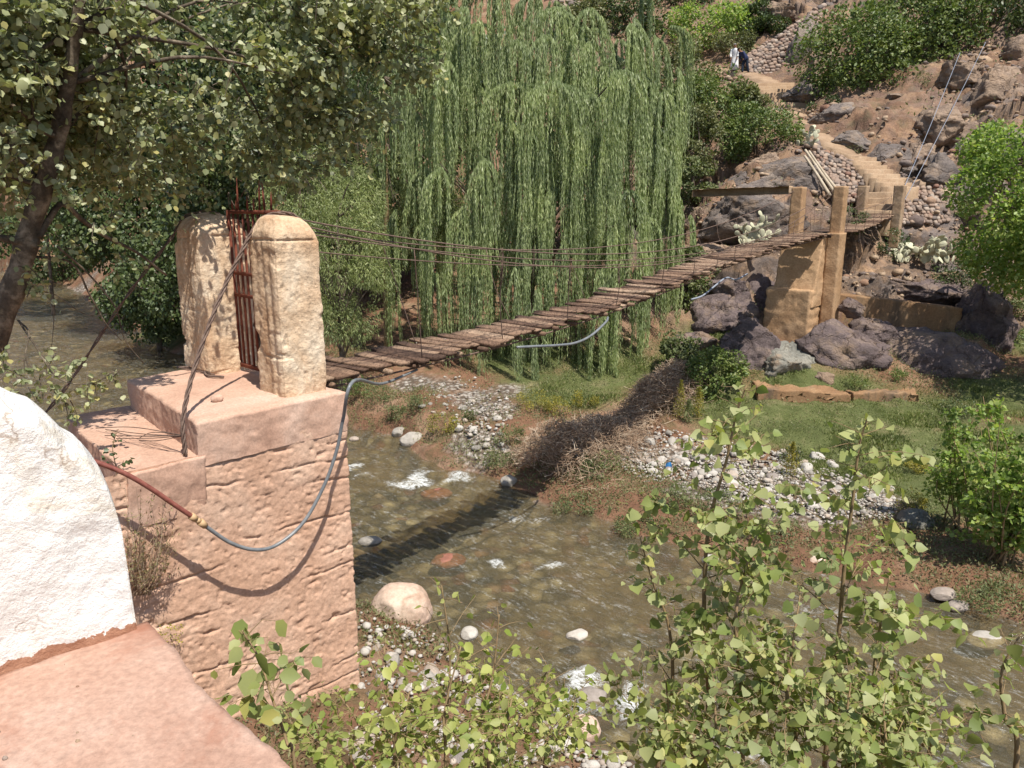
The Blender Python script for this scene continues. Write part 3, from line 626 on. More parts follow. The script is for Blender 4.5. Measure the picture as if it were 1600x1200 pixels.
for k in range(7):
    p0 = AF(-1.64, PR[1]+.32, 4.05); e = AF(-1.75-.25*rng.random(), -.75-.14*k*1.0-.2*rng.random(), 3.875)
    m = (p0+e)/2+np.array([0, 0, -.02+.05*rng.random()])+rng.normal(size=3)*.06; m[2] = max(m[2], 3.9)
    mb.tube(smoothpath([p0, m, e], 12), .0045, 4)
o = mb.build('loose_wire', M_cable, None, True, AF(-1.7, -.6, 3.86)); tag(o, 'frayed ends of loose rusty wire spread on the step below the slab', 'wire')
mb = MB(); mb.tube(smoothpath([AF(-.62, -2.5, 4.215), AF(-.5, -2.1, 4.235), AF(-.6, -1.75, 4.22), AF(-.52, -1.5, 4.225)], 16), .014, 6)
mb.tube(smoothpath([AF(-.64, -2.45, 4.22), AF(-.58, -2.1, 4.22), AF(-.52, -1.72, 4.22)], 12), .008, 5)
o = mb.build('fallen_stick', M_cable, None, True, AF(-.55, -2, 4.21)); tag(o, 'dark stick lying at the foot of the left gate pillar', 'stick')
p = on(338, 622, 4.24); rock('loose_stone', p, (.075, .05, .045), M_slab, 'fist-sized brown stone lying alone on the slab top', 'stone', seed=4, sub=3)
# terrace floor and parapet -------------------------------------------------
fl = empty('terrace', (-1.5, 1.8, 4.6)); tag(fl, 'red plastered terrace floor in the near corner beside the white parapet', 'terrace')
def fldisp(P, N):
    P = P.copy(); top = P[:, 2] > 4.5
    P[:, 2] += top*(.012*fbm(P*1.6, 4, 91)+.004*fbm(P*14, 3, 92)); ed = (.05*fbm(P*1.7, 4, 93)+.012*fbm(P*12, 3, 94)); P[:, 0] += ed*(~top | True); return P
# frame: x = across (towards river), y = along
fx = np.array([r2, r2, 0]); fy = np.array([-r2, r2, 0])
dense_box('floor', (0, 0, 0), fx, fy, ZU, -2.2, .905, -3.2, 2.95, 2.4, 4.6, .022, fldisp, M_floor, fl, faces='xXyYZ')
pp0 = on(-60, 1075, 4.6); pp1 = on(216, 986, 4.6)
dpar = pp1-pp0; dpar[2] = 0; Lp = np.linalg.norm(dpar); dpar /= Lp; npar = np.array([-dpar[1], dpar[0], 0])
TOPS = [(-200, 585), (-60, 600), (0, 613), (35, 632), (62, 640), (85, 658), (110, 682), (140, 702), (163, 727), (176, 760), (190, 805), (200, 880), (215, 980)]
def on_par(px, py):
    d = ray(px, py); t = np.dot(pp1-CAM, npar)/np.dot(d, npar); q = CAM+d*t; return np.dot(q-pp1, dpar), q[2]
prof = np.array(sorted(on_par(*t_) for t_ in TOPS))
xs_ = np.linspace(prof[0, 0], 0.0, 110); 
zs_ = np.interp(xs_, prof[:, 0], prof[:, 1]); th = .42
# end is a rounded mound: silhouette in s (along) -> height, rounded over thickness
V = []; nvz = 56; nround = 30
rows = []
for sx, zt_ in zip(xs_, zs_):
    z = np.linspace(4.56, max(zt_-.10, 4.58), nvz)
    front = np.c_[np.full(nvz, sx), np.zeros(nvz), z]
    a = np.linspace(0, PI, nround)[1:-1]; rad = th/2
    top_ = np.c_[np.full(nround-2, sx), rad-rad*np.cos(a), max(zt_-.10, 4.58)+.10*np.sin(a)]
    back = np.c_[np.full(nvz, sx), np.full(nvz, th), z[::-1]]; back[-1, 2] = 3.2
    rows.append(np.concatenate([front, top_, back]))
W_ = len(rows[0]); PV = np.concatenate(rows)
nd_ = .05*fbm(PV*2.0, 4, 101)+.016*fbm(PV*8, 4, 104)
PV[:, 1] -= nd_; PV[:, 2] += nd_*.7*sstep(4.7, 5., PV[:, 2])
i = np.arange((len(rows)-1)*(W_-1)); a_, b_ = i//(W_-1), i % (W_-1); q = a_*W_+b_
Fp = [np.stack([q, q+W_, q+W_+1, q+1], 1), np.array([list(range((len(rows)-1)*W_, len(rows)*W_))])]
Vw = pp1*np.array([1, 1, 0])+PV[:, :1]*dpar+PV[:, 1:2]*npar+PV[:, 2:3]*ZU
par = mesh_np('parapet', Vw, Fp, M_white, None, True, pp1); tag(par, 'rounded white limewashed parapet wall with flaking base on the red terrace', 'parapet')
# ------------------------------------------------------------------ suspension bridge
Gc = AF(.12, -1.28, 0)[:2]
PCp = at(1276, 362, 23.8); bb = np.array([PCp[0]-Gc[0], PCp[1]-Gc[1], 0]); LB = np.linalg.norm(bb); bb /= LB; nb = np.array([bb[1], -bb[0], 0])
tz = np.array([-.05, 0, .1, .2, .34, .48, .61, .78, .94, 1.02]); dz = np.array([2.08, 2.08, 2.07, 2.03, 1.88, 1.62, 1.33, 1.08, .90, .86])
tf = np.linspace(-.05, 1.02, 200); _d = np.interp(tf, tz, dz); _k = np.ones(15)/15; _ds = np.convolve(np.pad(_d, 7, 'edge'), _k, 'valid')
def deckz(t): return CAM[2]-np.interp(t, tf, _ds)
def BP(t, n, dz_=0.): return np.array([Gc[0], Gc[1], 0])+bb*(t*LB)+nb*n+ZU*(deckz(t)+dz_)
bridge = empty('suspension_bridge', BP(.5, 0)); tag(bridge, 'narrow sagging plank footbridge hung on rusty cables across the river', 'footbridge')
s = NM('weathered_planks'); r = s.rnd(); v = s.pos()
c = s.ramp(r, [(0, (.075, .045, .032)), (.35, (.15, .09, .06)), (.7, (.235, .15, .10)), (1, (.34, .24, .165))])
gn = s.n('TexNoise', Scale=16, Detail=8, Roughness=.7, Distortion=.6); mp = s.n('Mapping'); mp.inputs['Rotation'].default_value = (0, 0, -math.atan2(bb[1], bb[0])); mp.inputs['Scale'].default_value = (2.2, .35, 2)
s.l(s.n('NewGeometry').outputs['Position'], mp.inputs[0]); s.l(mp.outputs[0], gn.inputs['Vector'])
c = s.mix(1, c, s.ramp(gn.outputs['Fac'], [(.36, (.25, .23, .22)), (.46, (.8, .8, .8)), (.68, (1.35, 1.35, 1.35))]), 'MULTIPLY')
M_plank = s.fin(c, .85, s.bump(gn.outputs['Fac'], .8, .012), .2)
mb = MB(); tt_ = .0; npl = 0
while tt_ < 1.0:
    wd = rng.uniform(.10, .23)*(1.15-.35*tt_); t = tt_+wd/LB/2; tl = rng.normal()*.035
    hl = .475+rng.normal()*.07; off = rng.normal()*.03
    if rng.random() < .12: off += .12*rng.choice([-1, 1])
    thk = rng.uniform(.012, .027)*(1.2-.5*tt_)
    ctr = BP(t, off, rng.normal()*.011)
    tg = BP(t+.01, 0)-BP(t-.01, 0); tg /= np.linalg.norm(tg)
    sid = nb*math.cos(tl)+tg*math.sin(tl)+ZU*rng.normal()*.02; up = np.cross(sid, tg); up /= np.linalg.norm(up)
    # bevelled, slightly ragged plank: 6 sections across
    m = 6; xs = np.linspace(-hl, hl, m); V = []
    bow = rng.normal()*.012
    for j, x in enumerate(xs):
        ww = wd/2*.93*(1-(.12*rng.random() if j in (0, m-1) else .04*rng.random()))
        cc = ctr+sid*(x+(rng.normal()*.02 if j in (0, m-1) else 0))+up*(bow*(x/hl)**2)
        for (u, w_) in ((-1, -1), (-1, .7), (-.93, 1), (.93, 1), (1, .7), (1, -1)):
            V.append(cc+tg*u*ww+up*w_*thk)
    Fs = [(j*6+k, j*6+(k+1) % 6, (j+1)*6+(k+1) % 6, (j+1)*6+k) for j in range(m-1) for k in range(6)]+[(5, 4, 3, 2, 1, 0), tuple((m-1)*6+k for k in range(6))]
    mb.add(V, Fs); tt_ += (wd*.97+rng.uniform(-.008, .008))/LB; npl += 1
mb.build('plank_deck', M_plank, bridge)
M_log = M_plank
mb = MB()
for t in np.linspace(.02, .98, 40):
    o_ = rng.normal()*.04; mb.tube([BP(t, -.48+o_, -.07), BP(t, .48+o_, -.07)], .035, 6)
mb.build('cross_bearer', M_plank, bridge)
for n in (-.36, .36, .0):
    P = np.array([BP(t, n, -.125) for t in np.linspace(0, 1, 40)]); m = MB(); m.tube(P, .014, 5); m.build('deck_cable', M_cable, bridge, True)
# hand cables: pillar tops -> far posts
farR = at(1304, 297, 23.75); farL = at(1245, 297, 24.3)
HC = []
for a, e, sg, r_ in [(topR+[0, 0, -.02], farR+[0, 0, .02], 1.02, .010), (topR+[0, .03, -.07], farR+[0, 0, -.10], 1.20, .009), (AF(.02, PR[1]+.1, 5.88), farR+[0, 0, -.45], .82, .008),
                     (topL+[0, 0, -.02], farL+[0, 0, .02], 1.0, .010), (AF(.02, PR[1]+.08, 5.70), farR+[0, 0, -.75], .66, .007)]:
    P = sag(a, e, sg, 60); HC.append(P); m = MB(); m.tube(P, r_, 5); m.build('hand_cable', M_cable, bridge, True)
def cabpt(P, f):
    x = f*(len(P)-1); i = min(int(x), len(P)-2); return P[i]*(1-(x-i))+P[i+1]*(x-i)
hp = [(1, f) for f in (.10, .19, .28, .36, .45, .52, .58, .63, .68, .73, .78, .83, .87, .91, .95)]+[(3, f) for f in (.14, .26, .38, .5, .59, .66, .72, .78, .84, .9, .95)]
for k, f in hp:
    p = cabpt(HC[k], f); e = BP(f, .46 if k == 1 else -.46, -.02); m = MB()
    if p[2] > e[2]+.05:
        mid = (p+e)/2+rng.normal(size=3)*.03; m.tube(smoothpath([p, mid, e], 10), .0065 if f > .3 else .008, 4)
        m.build('hanger', M_cable, bridge, True)
for k, f in ((1, .19), (1, .28), (1, .36), (0, .19)):
    p = cabpt(HC[k], f); m = MB()
    for _ in range(5):
        q_ = p+rng.normal(size=3)*.012; m.tube(smoothpath([q_+[0, 0, .03], q_+rng.normal(size=3)*.03-[0, 0, .12], q_+rng.normal(size=3)*.02-[0, 0, .3]], 8), .004, 3)
    m.build('wire_tie', M_cable, bridge)
# ------------------------------------------------------------------ far pier
pier = empty('bridge_pier', (PCp[0], PCp[1], 2.2)); tag(pier, 'tall tan concrete pier with two posts carrying the far end of the footbridge', 'bridge pier')
def rough(amp=.02, sc=2., seed=1, course=.16, taper=0, ztop=0):
    def f(P, N):
        P = P.copy(); P[:, 0] = np.where(P[:, 0] < 0, P[:, 0]*(1+taper*(ztop-P[:, 2])), P[:, 0]); d = amp*fbm(P*sc, 4, seed)+amp*.5*fbm(P*sc*5, 3, seed+4)
        if course: d = d-amp*.8*np.exp(-((((P[:, 2]/course) % 1)-.5)/.12)**2)*sstep(-.3, .3, vn(P*np.array([2, 2, .01]), seed+7))
        P[:, 0] += d*(np.sign(P[:, 0])); P[:, 1] += d*np.sign(P[:, 1]); P[:, 2] += d*.6; return P
    return f
PO = np.array([PCp[0], PCp[1], 0])
dk = PCp[2]
dense_box('pier_block', PO, bb, nb, ZU, -.50, .30, -.82, .41, 3.2, dk-.14, .05, rough(.035, 2, 11, .24, .55, dk), M_pier, pier)
dense_box('base_block', PO, bb, nb, ZU, -1.25, .32, -.95, .38, 1.6, 3.72, .06, rough(.05, 1.5, 13, .3), M_pier, pier)
dense_box('post', PO, bb, nb, ZU, -.30, .26, .405, .80, 1.6, dk-.02, .05, rough(.02, 2, 15, 0), M_pier, pier)
dense_box('post', PO, bb, nb, ZU, -.20, .20, .44, .76, dk-.03, farR[2]+.1, .04, rough(.02, 2, 17, 0), M_pier, pier)
dense_box('post', PO, bb, nb, ZU, -.20, .20, -.80, -.47, dk-.7, farL[2]+.08, .04, rough(.02, 2, 19, 0), M_pier, pier)
m = MB(); m.tube(smoothpath([at(1230, 300, 24.1), at(1170, 296, 25.5), at(1085, 302, 27)], 14), .09, 6)
o = dense_box('concrete_beam', at(1236, 297, 24.6), *[np.array(q_) for q_ in basis(at(1085, 302, 27.6)-at(1236, 297, 24.6), (0, 0, 1))], 0, np.linalg.norm(at(1085, 302, 27.6)-at(1236, 297, 24.6)), -.12, .12, -.12, .12, .06, rough(.03, 2, 23, 0), M_step, None, at(1160, 299, 26))
tag(o, 'long pale concrete ledge running left from the pier post over the grey rock', 'beam')
# far walkway span pier -> stair posts
Q0 = PCp+bb*.1; Q1 = at(1372, 333, 28.3); fb = Q1-Q0; L2 = np.linalg.norm(fb); fb2 = fb/L2; nb2 = np.cross(fb2, ZU); nb2 /= np.linalg.norm(nb2)
wk = empty('plank_walkway', (Q0+Q1)/2); tag(wk, 'short sagging plank span between the far pier and the hillside stair posts', 'walkway')
mb = MB(); x = .1
while x < L2:
    wd = rng.uniform(.08, .15); t = x/L2; c_ = Q0*(1-t)+Q1*t-ZU*(.18*4*t*(1-t)+.02*rng.random())+nb2*rng.normal()*.03
    mb.box(c_, fb2*wd*.46, (nb2+fb2*rng.normal()*.05)*(.56+rng.normal()*.03), ZU*.02+fb2*0); x += wd
mb.build('plank_deck', M_plank, wk)
for sgn in (-1, 1):
    for h_, sg in ((.85, .35), (.45, .3)):
        P = sag(Q0+nb2*sgn*.6+ZU*h_, Q1+nb2*sgn*.55+ZU*h_*.9, sg, 24); m = MB(); m.tube(P, .008, 4); m.build('hand_cable', M_cable, wk, True)
        if h_ > .5:
            for f in (.15, .3, .45, .6, .75, .9):
                p = cabpt(P, f); e = Q0*(1-f)+Q1*f-ZU*(.72*f*(1-f))+nb2*sgn*.55; m = MB(); m.tube([p, e], .006, 4); m.build('hanger', M_cable, wk)
for n, lab in ((-1, 'left concrete post at the top of the far walkway, before the stairs'), (1, 'right concrete post at the top of the far walkway, beside the stone wall')):
    c_ = Q1+nb2*n*.62+fb2*.1
    o = dense_box('concrete_post', c_, fb2*[1, 1, 0]/np.linalg.norm(fb2[:2]), nb2, ZU, -.16, .16, -.16, .16, -1.2, .95, .04, rough(.02, 2, 27+n, 0), M_step, None, c_-ZU*1.2, faces='xXyYZ'); tag(o, lab, 'post')
# anchor cables up the hillside
for (px0, py0, px1, py1, Y1), lab in (((1390, 345, 1500, 82, 36.0), 'left of two blue-grey anchor cables climbing the rock face'), ((1396, 345, 1540, 66, 36.6), 'right of two blue-grey anchor cables climbing the rock face')):
    P = sag(at(px0, py0, 27.9), at(px1, py1, Y1), .12, 30); m = MB(); m.tube(P, .012, 5); o = m.build('anchor_cable', M_anch if False else M_cable, None, True, P[0]); tag(o, lab, 'cable', 'anchor cables of the bridge')
    o.data.materials[0] = None
s = NM('galvanised_cable'); M_anch = s.fin((.22, .24, .29), .6, None, .5)
for o in [o for o in COL.objects if o.name.startswith('anchor_cable')]: o.data.materials[0] = M_anch
# ------------------------------------------------------------------ hoses
s = NM('grey_hose'); v = s.pos(); M_hose = s.fin(s.ramp(s.noise(v, 8, 5), [(.3, (.10, .11, .12)), (.7, (.20, .21, .215))]), .4, None, .5)
s = NM('red_pipe'); v = s.pos(); M_redp = s.fin(s.ramp(s.noise(v, 14, 5), [(.35, (.15, .04, .03)), (.7, (.30, .11, .08))]), .5, None, .5)
s = NM('taped_joint'); M_tape = s.fin((.45, .30, .16), .6, s.bump(s.noise(s.pos((1, 1, 1)), 60, 3), .4, .004), .4)
hw = empty('water_hose', onwall(315, 815, .32)); tag(hw, 'grey water hose joined to a red pipe, looping across the abutment wall', 'hose')
hk = [BP(.055, .3, -.2), BP(.03, .55, -.22), onwall(556, 592, .75)]
P = smoothpath([BP(.10, .35, -.16), BP(.06, .5, -.19), onwall(552, 596, .55), onwall(536, 655, .46), onwall(527, 700, .42), onwall(508, 755, .38), onwall(475, 815, .35), onwall(435, 850, .33), onwall(400, 859, .32), onwall(360, 848, .32), onwall(318, 820, .32)], 80)
m = MB(); m.tube(P, .019, 8); m.build('hose', M_hose, hw, True)
P = smoothpath([onwall(300, 807, .32), onwall(270, 787, .31), onwall(235, 763, .30), onwall(195, 740, .28), onwall(150, 722, .25), onwall(100, 708, .2)], 40)
m = MB(); m.tube(P, .022, 8); m.build('pipe', M_redp, hw, True)
m = MB(); m.tube([onwall(298, 806, .32), onwall(306, 811, .32)], [.034, .032], 10); m.tube([onwall(307, 812, .32), onwall(312, 815, .32)], [.026, .026], 10); m.tube([onwall(312, 815, .32), onwall(321, 822, .32)], [.036, .03], 10); m.build('coupling', M_tape, hw, True)
P = smoothpath([BP(.205, .5, -.16), BP(.225, .62, -.2), BP(.25, .68, -.27), BP(.275, .7, -.32), BP(.30, .7, -.28), BP(.325, .68, -.14), BP(.335, .6, -.1)], 40)
m = MB(); m.tube(P, .022, 7); o = m.build('water_hose', M_hose, None, True, P[0]); tag(o, 'grey hose loop drooping under the middle of the footbridge', 'hose')
P = smoothpath([at(1080, 468, 20.4), at(1098, 462, 20.6), at(1118, 446, 20.9), at(1135, 434, 21.2), at(1150, 437, 21.5), at(1168, 428, 21.8)], 30)
m = MB(); m.tube(P, .025, 7); o = m.build('water_hose', M_anch, None, True, P[0]); tag(o, 'pale grey hose loop hanging under the far end of the footbridge near the pier', 'hose')
# ------------------------------------------------------------------ rocks
def rk(name, px, py, Y, size, mat, label, cat='rock', rz=0., seed=1, sub=5, group=None, tilt=0., **kw):
    kw.setdefault('amp', .10); kw.setdefault('planes', 22); kw.setdefault('cut', (.5, .88)); kw.setdefault('blk', .08); kw.setdefault('smooth', False)
    return rock(name, at(px, py, Y), size, mat, label, cat, group, seed, sub, rot(tilt, 0, rz), **kw)
GO = 'purple rock outcrop under the far pier'
rk('rock_outcrop', 1530, 535, 24.3, (1.35, 1.7, 1.95), M_rockp, 'large dark purple rounded outcrop at the right end below the brown retaining wall', 'outcrop', .3, 21, group=GO)
rk('rock_outcrop', 1410, 572, 22.9, (2.7, 1.4, 1.2), M_rockp, 'long low purple outcrop in front of the brown retaining wall', 'outcrop', -.25, 22, group=GO, tilt=.0)
rk('rock_outcrop', 1322, 560, 22.5, (1.75, 1.4, 1.3), M_rockp, 'bulging purple outcrop right under the far pier', 'outcrop', -.4, 23, group=GO)
rk('rock_outcrop', 1224, 572, 22.2, (1.15, 1.0, 1.1), M_rockg, 'pale greenish grey outcrop below the left side of the far pier', 'outcrop', .2, 24, group=GO)
rk('rock_outcrop', 1172, 555, 22.6, (.85, 1.0, 1.15), M_rockp, 'narrow cracked purple outcrop left of the greenish rock', 'outcrop', .5, 25, group=GO)
rk('boulder', 1290, 592, 21.5, (.36, .34, .30), M_rockp, 'small round purple boulder at the foot of the outcrop', 'boulder', .3, 26, 4)
rk('rock_outcrop', 1135, 505, 24.6, (1.6, 1.3, 1.05), M_rockp, 'dark layered outcrop left of the far pier in shade', 'outcrop', .3, 27, group=GO)
rk('boulder', 1140, 450, 25.2, (.75, .8, .58), M_rockp, 'dark purple boulder beneath the far end of the bridge deck', 'boulder', .8, 28)
rk('rock_outcrop', 1440, 455, 26.6, (2.6, 1.6, .75), M_rockp, 'flat sloping purple rock above the brown retaining wall', 'outcrop', -.3, 29, group=GO)
rk('boulder', 1330, 480, 23.1, (.42, .5, .36), M_rockp, 'rounded purple boulder beside the right foot of the far pier', 'boulder', .2, 30, 4)
rk('hill_rock', 1162, 345, 28.9, (2.5, 1.6, 1.35), M_rockh, 'broad grey boulder behind the prickly pear left of the pier posts', 'boulder', .1, 31)
rk('hill_rock', 1222, 292, 31.2, (2.2, 1.5, 1.4), M_rockh, 'smooth grey slab of rock behind the leaning poles', 'boulder', -.3, 32)
rk('hill_rock', 1258, 75, 53, (1.5, 1.5, 2.2), M_rockh, 'tall grey rock standing at the right end of the upper dry-stone wall', 'boulder', .2, 33)
rk('hill_rock', 1385, 258, 32.8, (1.35, 1.1, .85), M_rockh, 'grey rock face directly right of the lower stairs', 'boulder', -.2, 34)
rk('hill_rock', 1468, 280, 31.9, (1.2, 1.1, 1.35), M_rockh, 'upright grey rock crossed by the anchor cables', 'boulder', .4, 35)
rk('hill_rock', 1468, 195, 34.2, (1.4, 1.3, 1.1), M_rockb, 'overhanging brown rock on the cliff behind the anchor cables', 'boulder', .2, 36)
rk('hill_rock', 1560, 150, 36.5, (1.8, 1.4, 1.4), M_rockb, 'brown cliff rock at the right edge of the hill', 'boulder', .1, 37)
rk('hill_rock', 1580, 235, 33.5, (1.5, 1.2, 1.2), M_rockh, 'dark cliff rock above the bright green tree', 'boulder', .7, 38)
rk('hill_rock', 1300, 190, 38.3, (1.6, 1.2, 1.0), M_rockh, 'pale grey rock beside the bend of the hillside path', 'boulder', .2, 39)
rk('hill_rock', 1365, 215, 36, (1.7, 1.2, .9), M_rockb, 'brown weathered rock below the big dark bush', 'boulder', -.2, 40)
rk('hill_rock', 1420, 165, 38.5, (1.5, 1.2, .9), M_rockb, 'brown rock at the lower right edge of the big dark bush', 'boulder', .5, 41)
rk('hill_rock', 1525, 300, 31, (1.3, 1.0, .8), M_rockh, 'low grey rock between the anchor cables and the bright tree', 'boulder', -.4, 42)
rk('boulder', 1110, 395, 27.2, (.9, .8, .4), M_rockb, 'flat shaded rock under the overhang left of the prickly pear', 'boulder', .1, 43)
rk('rock_outcrop', 1185, 470, 25.2, (1.3, 1.0, 1.0), M_rockp, 'dark rock mass directly left of the pier block in shade', 'outcrop', .3, 61, group=GO)
rk('rock_outcrop', 1090, 540, 23.6, (.9, .9, .7), M_rockp, 'dark rock behind the leafy green bush, leftmost of the outcrop', 'outcrop', .9, 62, group=GO)
rk('rock_outcrop', 1470, 590, 22.8, (1.3, .9, .7), M_rockp, 'low shaded purple rock at the right foot of the outcrop', 'outcrop', -.1, 63, group=GO)
rk('rock_outcrop', 1360, 530, 23.3, (1.3, .9, .8), M_rockp, 'dark purple rock rising between pier foot and brown retaining wall', 'outcrop', -.5, 64, group=GO)
for px, py, Y, sz, mt, rz, sd, lab in ((1400, 300, 31.2, (1.3, 1., .8), M_rockh, .2, 71, 'grey rock above the low dry-stone wall'), (1440, 250, 32.9, (1.1, 1., .9), M_rockb, .9, 72, 'brown crag between the two big grey rocks right of the stairs'), (1510, 215, 33.8, (1.2, 1., .9), M_rockb, .3, 73, 'brown crag right of the overhanging rock'), (1530, 265, 32, (1., .9, .9), M_rockh, .5, 74, 'grey crag above the low grey rock at right'), (1330, 225, 34, (1., .8, .6), M_rockh, .1, 75, 'small grey crag above the start of the path'), (1390, 190, 37, (1.2, 1., .8), M_rockh, -.6, 76, 'grey crag in the middle of the cliff under the bush'), (1500, 120, 38, (1.5, 1.2, 1.), M_rockb, .2, 77, 'brown crag at the top of the anchor cables'), (1590, 90, 40, (1.6, 1.3, 1.2), M_rockb, .2, 78, 'brown crag at the right edge under the dark top bush'), (1200, 255, 33, (1., .8, .6), M_rockb, .2, 79, 'brown rock in the shade of the dome-shaped bush'), (1255, 150, 43, (1.3, 1., .9), M_rockh, .4, 80, 'grey crag right beside the upper steps'), (1215, 20, 58, (1.6, 1.2, 1.), M_rockb, .4, 81, 'brown rock above the sloping dry-stone wall'), (1290, 110, 47, (1.4, 1.2, 1.2), M_rockb, .7, 82, 'brown rock below the tall grey rock beside the cliff bush')):
    rk('hill_rock', px, py, Y, sz, mt, lab, 'boulder', rz, sd)
# river rocks
def rr_(px, py, size, mat, label, seed, zc=.12, name='river_boulder', sub=5, rz=.2, **kw):
    p = on(px, py, zc); kw.setdefault('amp', .07); kw.setdefault('planes', 9); kw.setdefault('cut', (.78, 1))
    return rock(name, p, size, mat, label, 'boulder', None, seed, sub, rot(0, 0, rz), **kw)
rr_(628, 953, (.47, .40, .42), M_boul, 'large pinkish boulder at the near water edge beside the abutment', 51, .16)
rr_(556, 966, (.24, .17, .09), M_cob, 'flat pale grey stone between the abutment and the pink boulder', 52, .1, 'flat_stone')
rr_(645, 688, (.34, .27, .22), M_cob, 'big white boulder on the far waterline below the bridge', 53, .12)
rr_(625, 676, (.22, .2, .15), M_cob, 'smaller white stone leaning behind the big white boulder', 54, .1)
rr_(795, 752, (.19, .16, .14), M_cob, 'pale round stone at the water edge by the brush heap', 55, .1)
rr_(553, 686, (.14, .11, .07), M_cob, 'small pale stone in shallow water near the far bank under the bridge', 56, .03)
rr_(578, 846, (.22, .13, .10), M_cob, 'pale stone breaking the water beside the abutment corner', 57, .03)
rr_(700, 876, (.32, .24, .10), rockmat('red_river_stone', (.2, .08, .055), (.27, .12, .085), (.33, .17, .12), .4, .5, .02), 'red-brown stone under the bridge shadow in mid-river', 58, -.05)
rr_(682, 772, (.35, .25, .12), bpy.data.materials['red_river_stone'], 'submerged red-brown stone below the white riffle', 59, -.10)
rr_(902, 993, (.17, .12, .09), M_cob, 'grey-white stone in the river amid the near shallows', 60, .0)
rr_(733, 990, (.13, .12, .10), M_cob, 'egg-shaped white stone at the near water edge above the shrub', 61, .08)
rr_(912, 1140, (.20, .18, .17), M_boul, 'pink stone on the near shore between the shrub and the saplings', 62, .1)
rr_(925, 1090, (.22, .17, .12), M_cob, 'mossy pale stone behind the lower white splash', 63, -.02)
rr_(880, 1165, (.2, .15, .12), M_cob, 'grey-white angular stone on the near shore', 64, .15)
rr_(1475, 928, (.22, .16, .09), M_cob, 'whitish flat stone on red mud at the far bank, right side', 65, .12)
rr_(1497, 947, (.18, .12, .08), M_cob, 'white stone at the waterline on the far right bank', 66, .06)
rr_(1430, 815, (.36, .3, .24), M_rockg, 'grey boulder half hidden by weeds on the far right bank', 67, .3)
rr_(1110, 875, (.16, .12, .09), M_cob, 'pale stone on the far shore behind the saplings', 68, .08)
rr_(1280, 875, (.2, .14, .1), M_boul, 'brownish stone on the far shore between sapling stems', 69, .1)
rr_(545, 1043, (.5, .28, .10), M_cob, 'flat whitish slab of stone lying at the foot of the abutment', 70, .2, 'flat_stone')
rr_(600, 1010, (.20, .16, .13), M_boul, 'brownish block beside the pink boulder on the near shore', 71, .2)
rr_(1195, 1010, (.2, .15, .09), M_cob, 'pale stone just under the surface in the middle of the lower river', 72, -.04)
rr_(1540, 1000, (.3, .2, .1), M_cob, 'wide pale stone under the water near the right edge', 73, -.05)
# retaining wall, low ledge
def wallbox(name, p0, p1, h, th, mat, label, cat, amp, seed, res=.06, course=.25):
    p0 = np.array(p0, float); p1 = np.array(p1, float); ex = p1-p0; L = np.linalg.norm(ex[:2]); ex3 = ex/L; ey = np.array([-ex3[1], ex3[0], 0]); ey /= np.linalg.norm(ey)
    o = dense_box(name, p0, ex3, ey, ZU, 0, L, 0, th, -h, 0, res, rough(amp, 1.6, seed, course), mat, None, p0-ZU*h); tag(o, label, cat); return o
M_pier2 = earthmat('brown_shaded_concrete', [(.19, .105, .055), (.27, .16, .085), (.33, .22, .13)], .9, .8, .03, 20, ((.13, .09, .06), 1.2, .5, .66))  # brown concrete; dappled tree shade is put into the darker tone and blotches
wallbox('retaining_wall', at(1298, 457, 24.6), at(1504, 482, 24.3), 2.6, .7, M_pier2, 'brown concrete retaining wall set between the purple rocks right of the pier', 'retaining wall', .04, 31)
wallbox('stone_ledge', at(1185, 606, 20.6), at(1330, 616, 20.4), 1.1, 1.6, M_pier2, 'low earthy ledge wall along the meadow below the outcrop', 'ledge', .16, 33, .05, .22)
wallbox('stone_ledge', at(1334, 614, 20.45), at(1440, 614, 20.6), 1.1, 1.5, M_pier2, 'crumbling right section of the low ledge wall, partly in shade', 'ledge', .2, 35, .05, .22)
# dry stone walls
def stonewall(name, TL, TR, BR, BL, size, label, seed, base_dep=.3):
    r = np.random.default_rng(seed); TL, TR, BR, BL = [np.array(q, float) for q in (TL, TR, BR, BL)]
    nrm_ = np.cross(TR-TL, BL-TL); nrm_ /= np.linalg.norm(nrm_)
    if np.dot(nrm_, CAM-TL) < 0: nrm_ = -nrm_
    H = np.linalg.norm(BL-TL); nrow = max(3, int(H/(size*.8))); mb = MB()
    W = np.linalg.norm(TR-TL)
    mb.add([TL-nrm_*.12, TR-nrm_*.12, BR-nrm_*.12, BL-nrm_*.12], [(0, 1, 2, 3)])
    Vv = []; Ff = []; k = 0
    for i in range(nrow+1):
        f = i/nrow; a = TL*(1-f)+BL*f; b = TR*(1-f)+BR*f; L = np.linalg.norm(b-a); x = 0
        while x < L:
            s_ = size*r.uniform(.6, 1.5); t = min((x+s_/2)/L, 1); p = a*(1-t)+b*t+nrm_*r.uniform(-.06, .05)+r.normal(size=3)*size*.08
            V, Fc = rockverts(int(r.integers(1, 40)), 2, 7, (.6, .9), .1)
            R = basis((b-a)/L, np.cross(nrm_, (b-a)/L))
            V = np.sign(V)*np.abs(V)**.6; V = (V*np.array([s_*.5, size*.48*r.uniform(.8, 1.15), size*.5]))@R+p
            Vv.append(V); Ff.append(Fc+k); k += len(V); x += s_*.98
    mb.addq(np.concatenate(Vv), np.concatenate(Ff))
    o = mb.build(name, M_dry, None, False, (BL+BR)/2); tag(o, label, 'stone wall', 'dry stone walls on the hillside'); return o
stonewall('dry_stone_wall', at(1268, 232, 31.6), at(1334, 252, 31.8), at(1352, 312, 29.6), at(1305, 318, 29.9), .18, 'reddish dry-stone wall left of the lower stairs behind the leaning poles', 1)
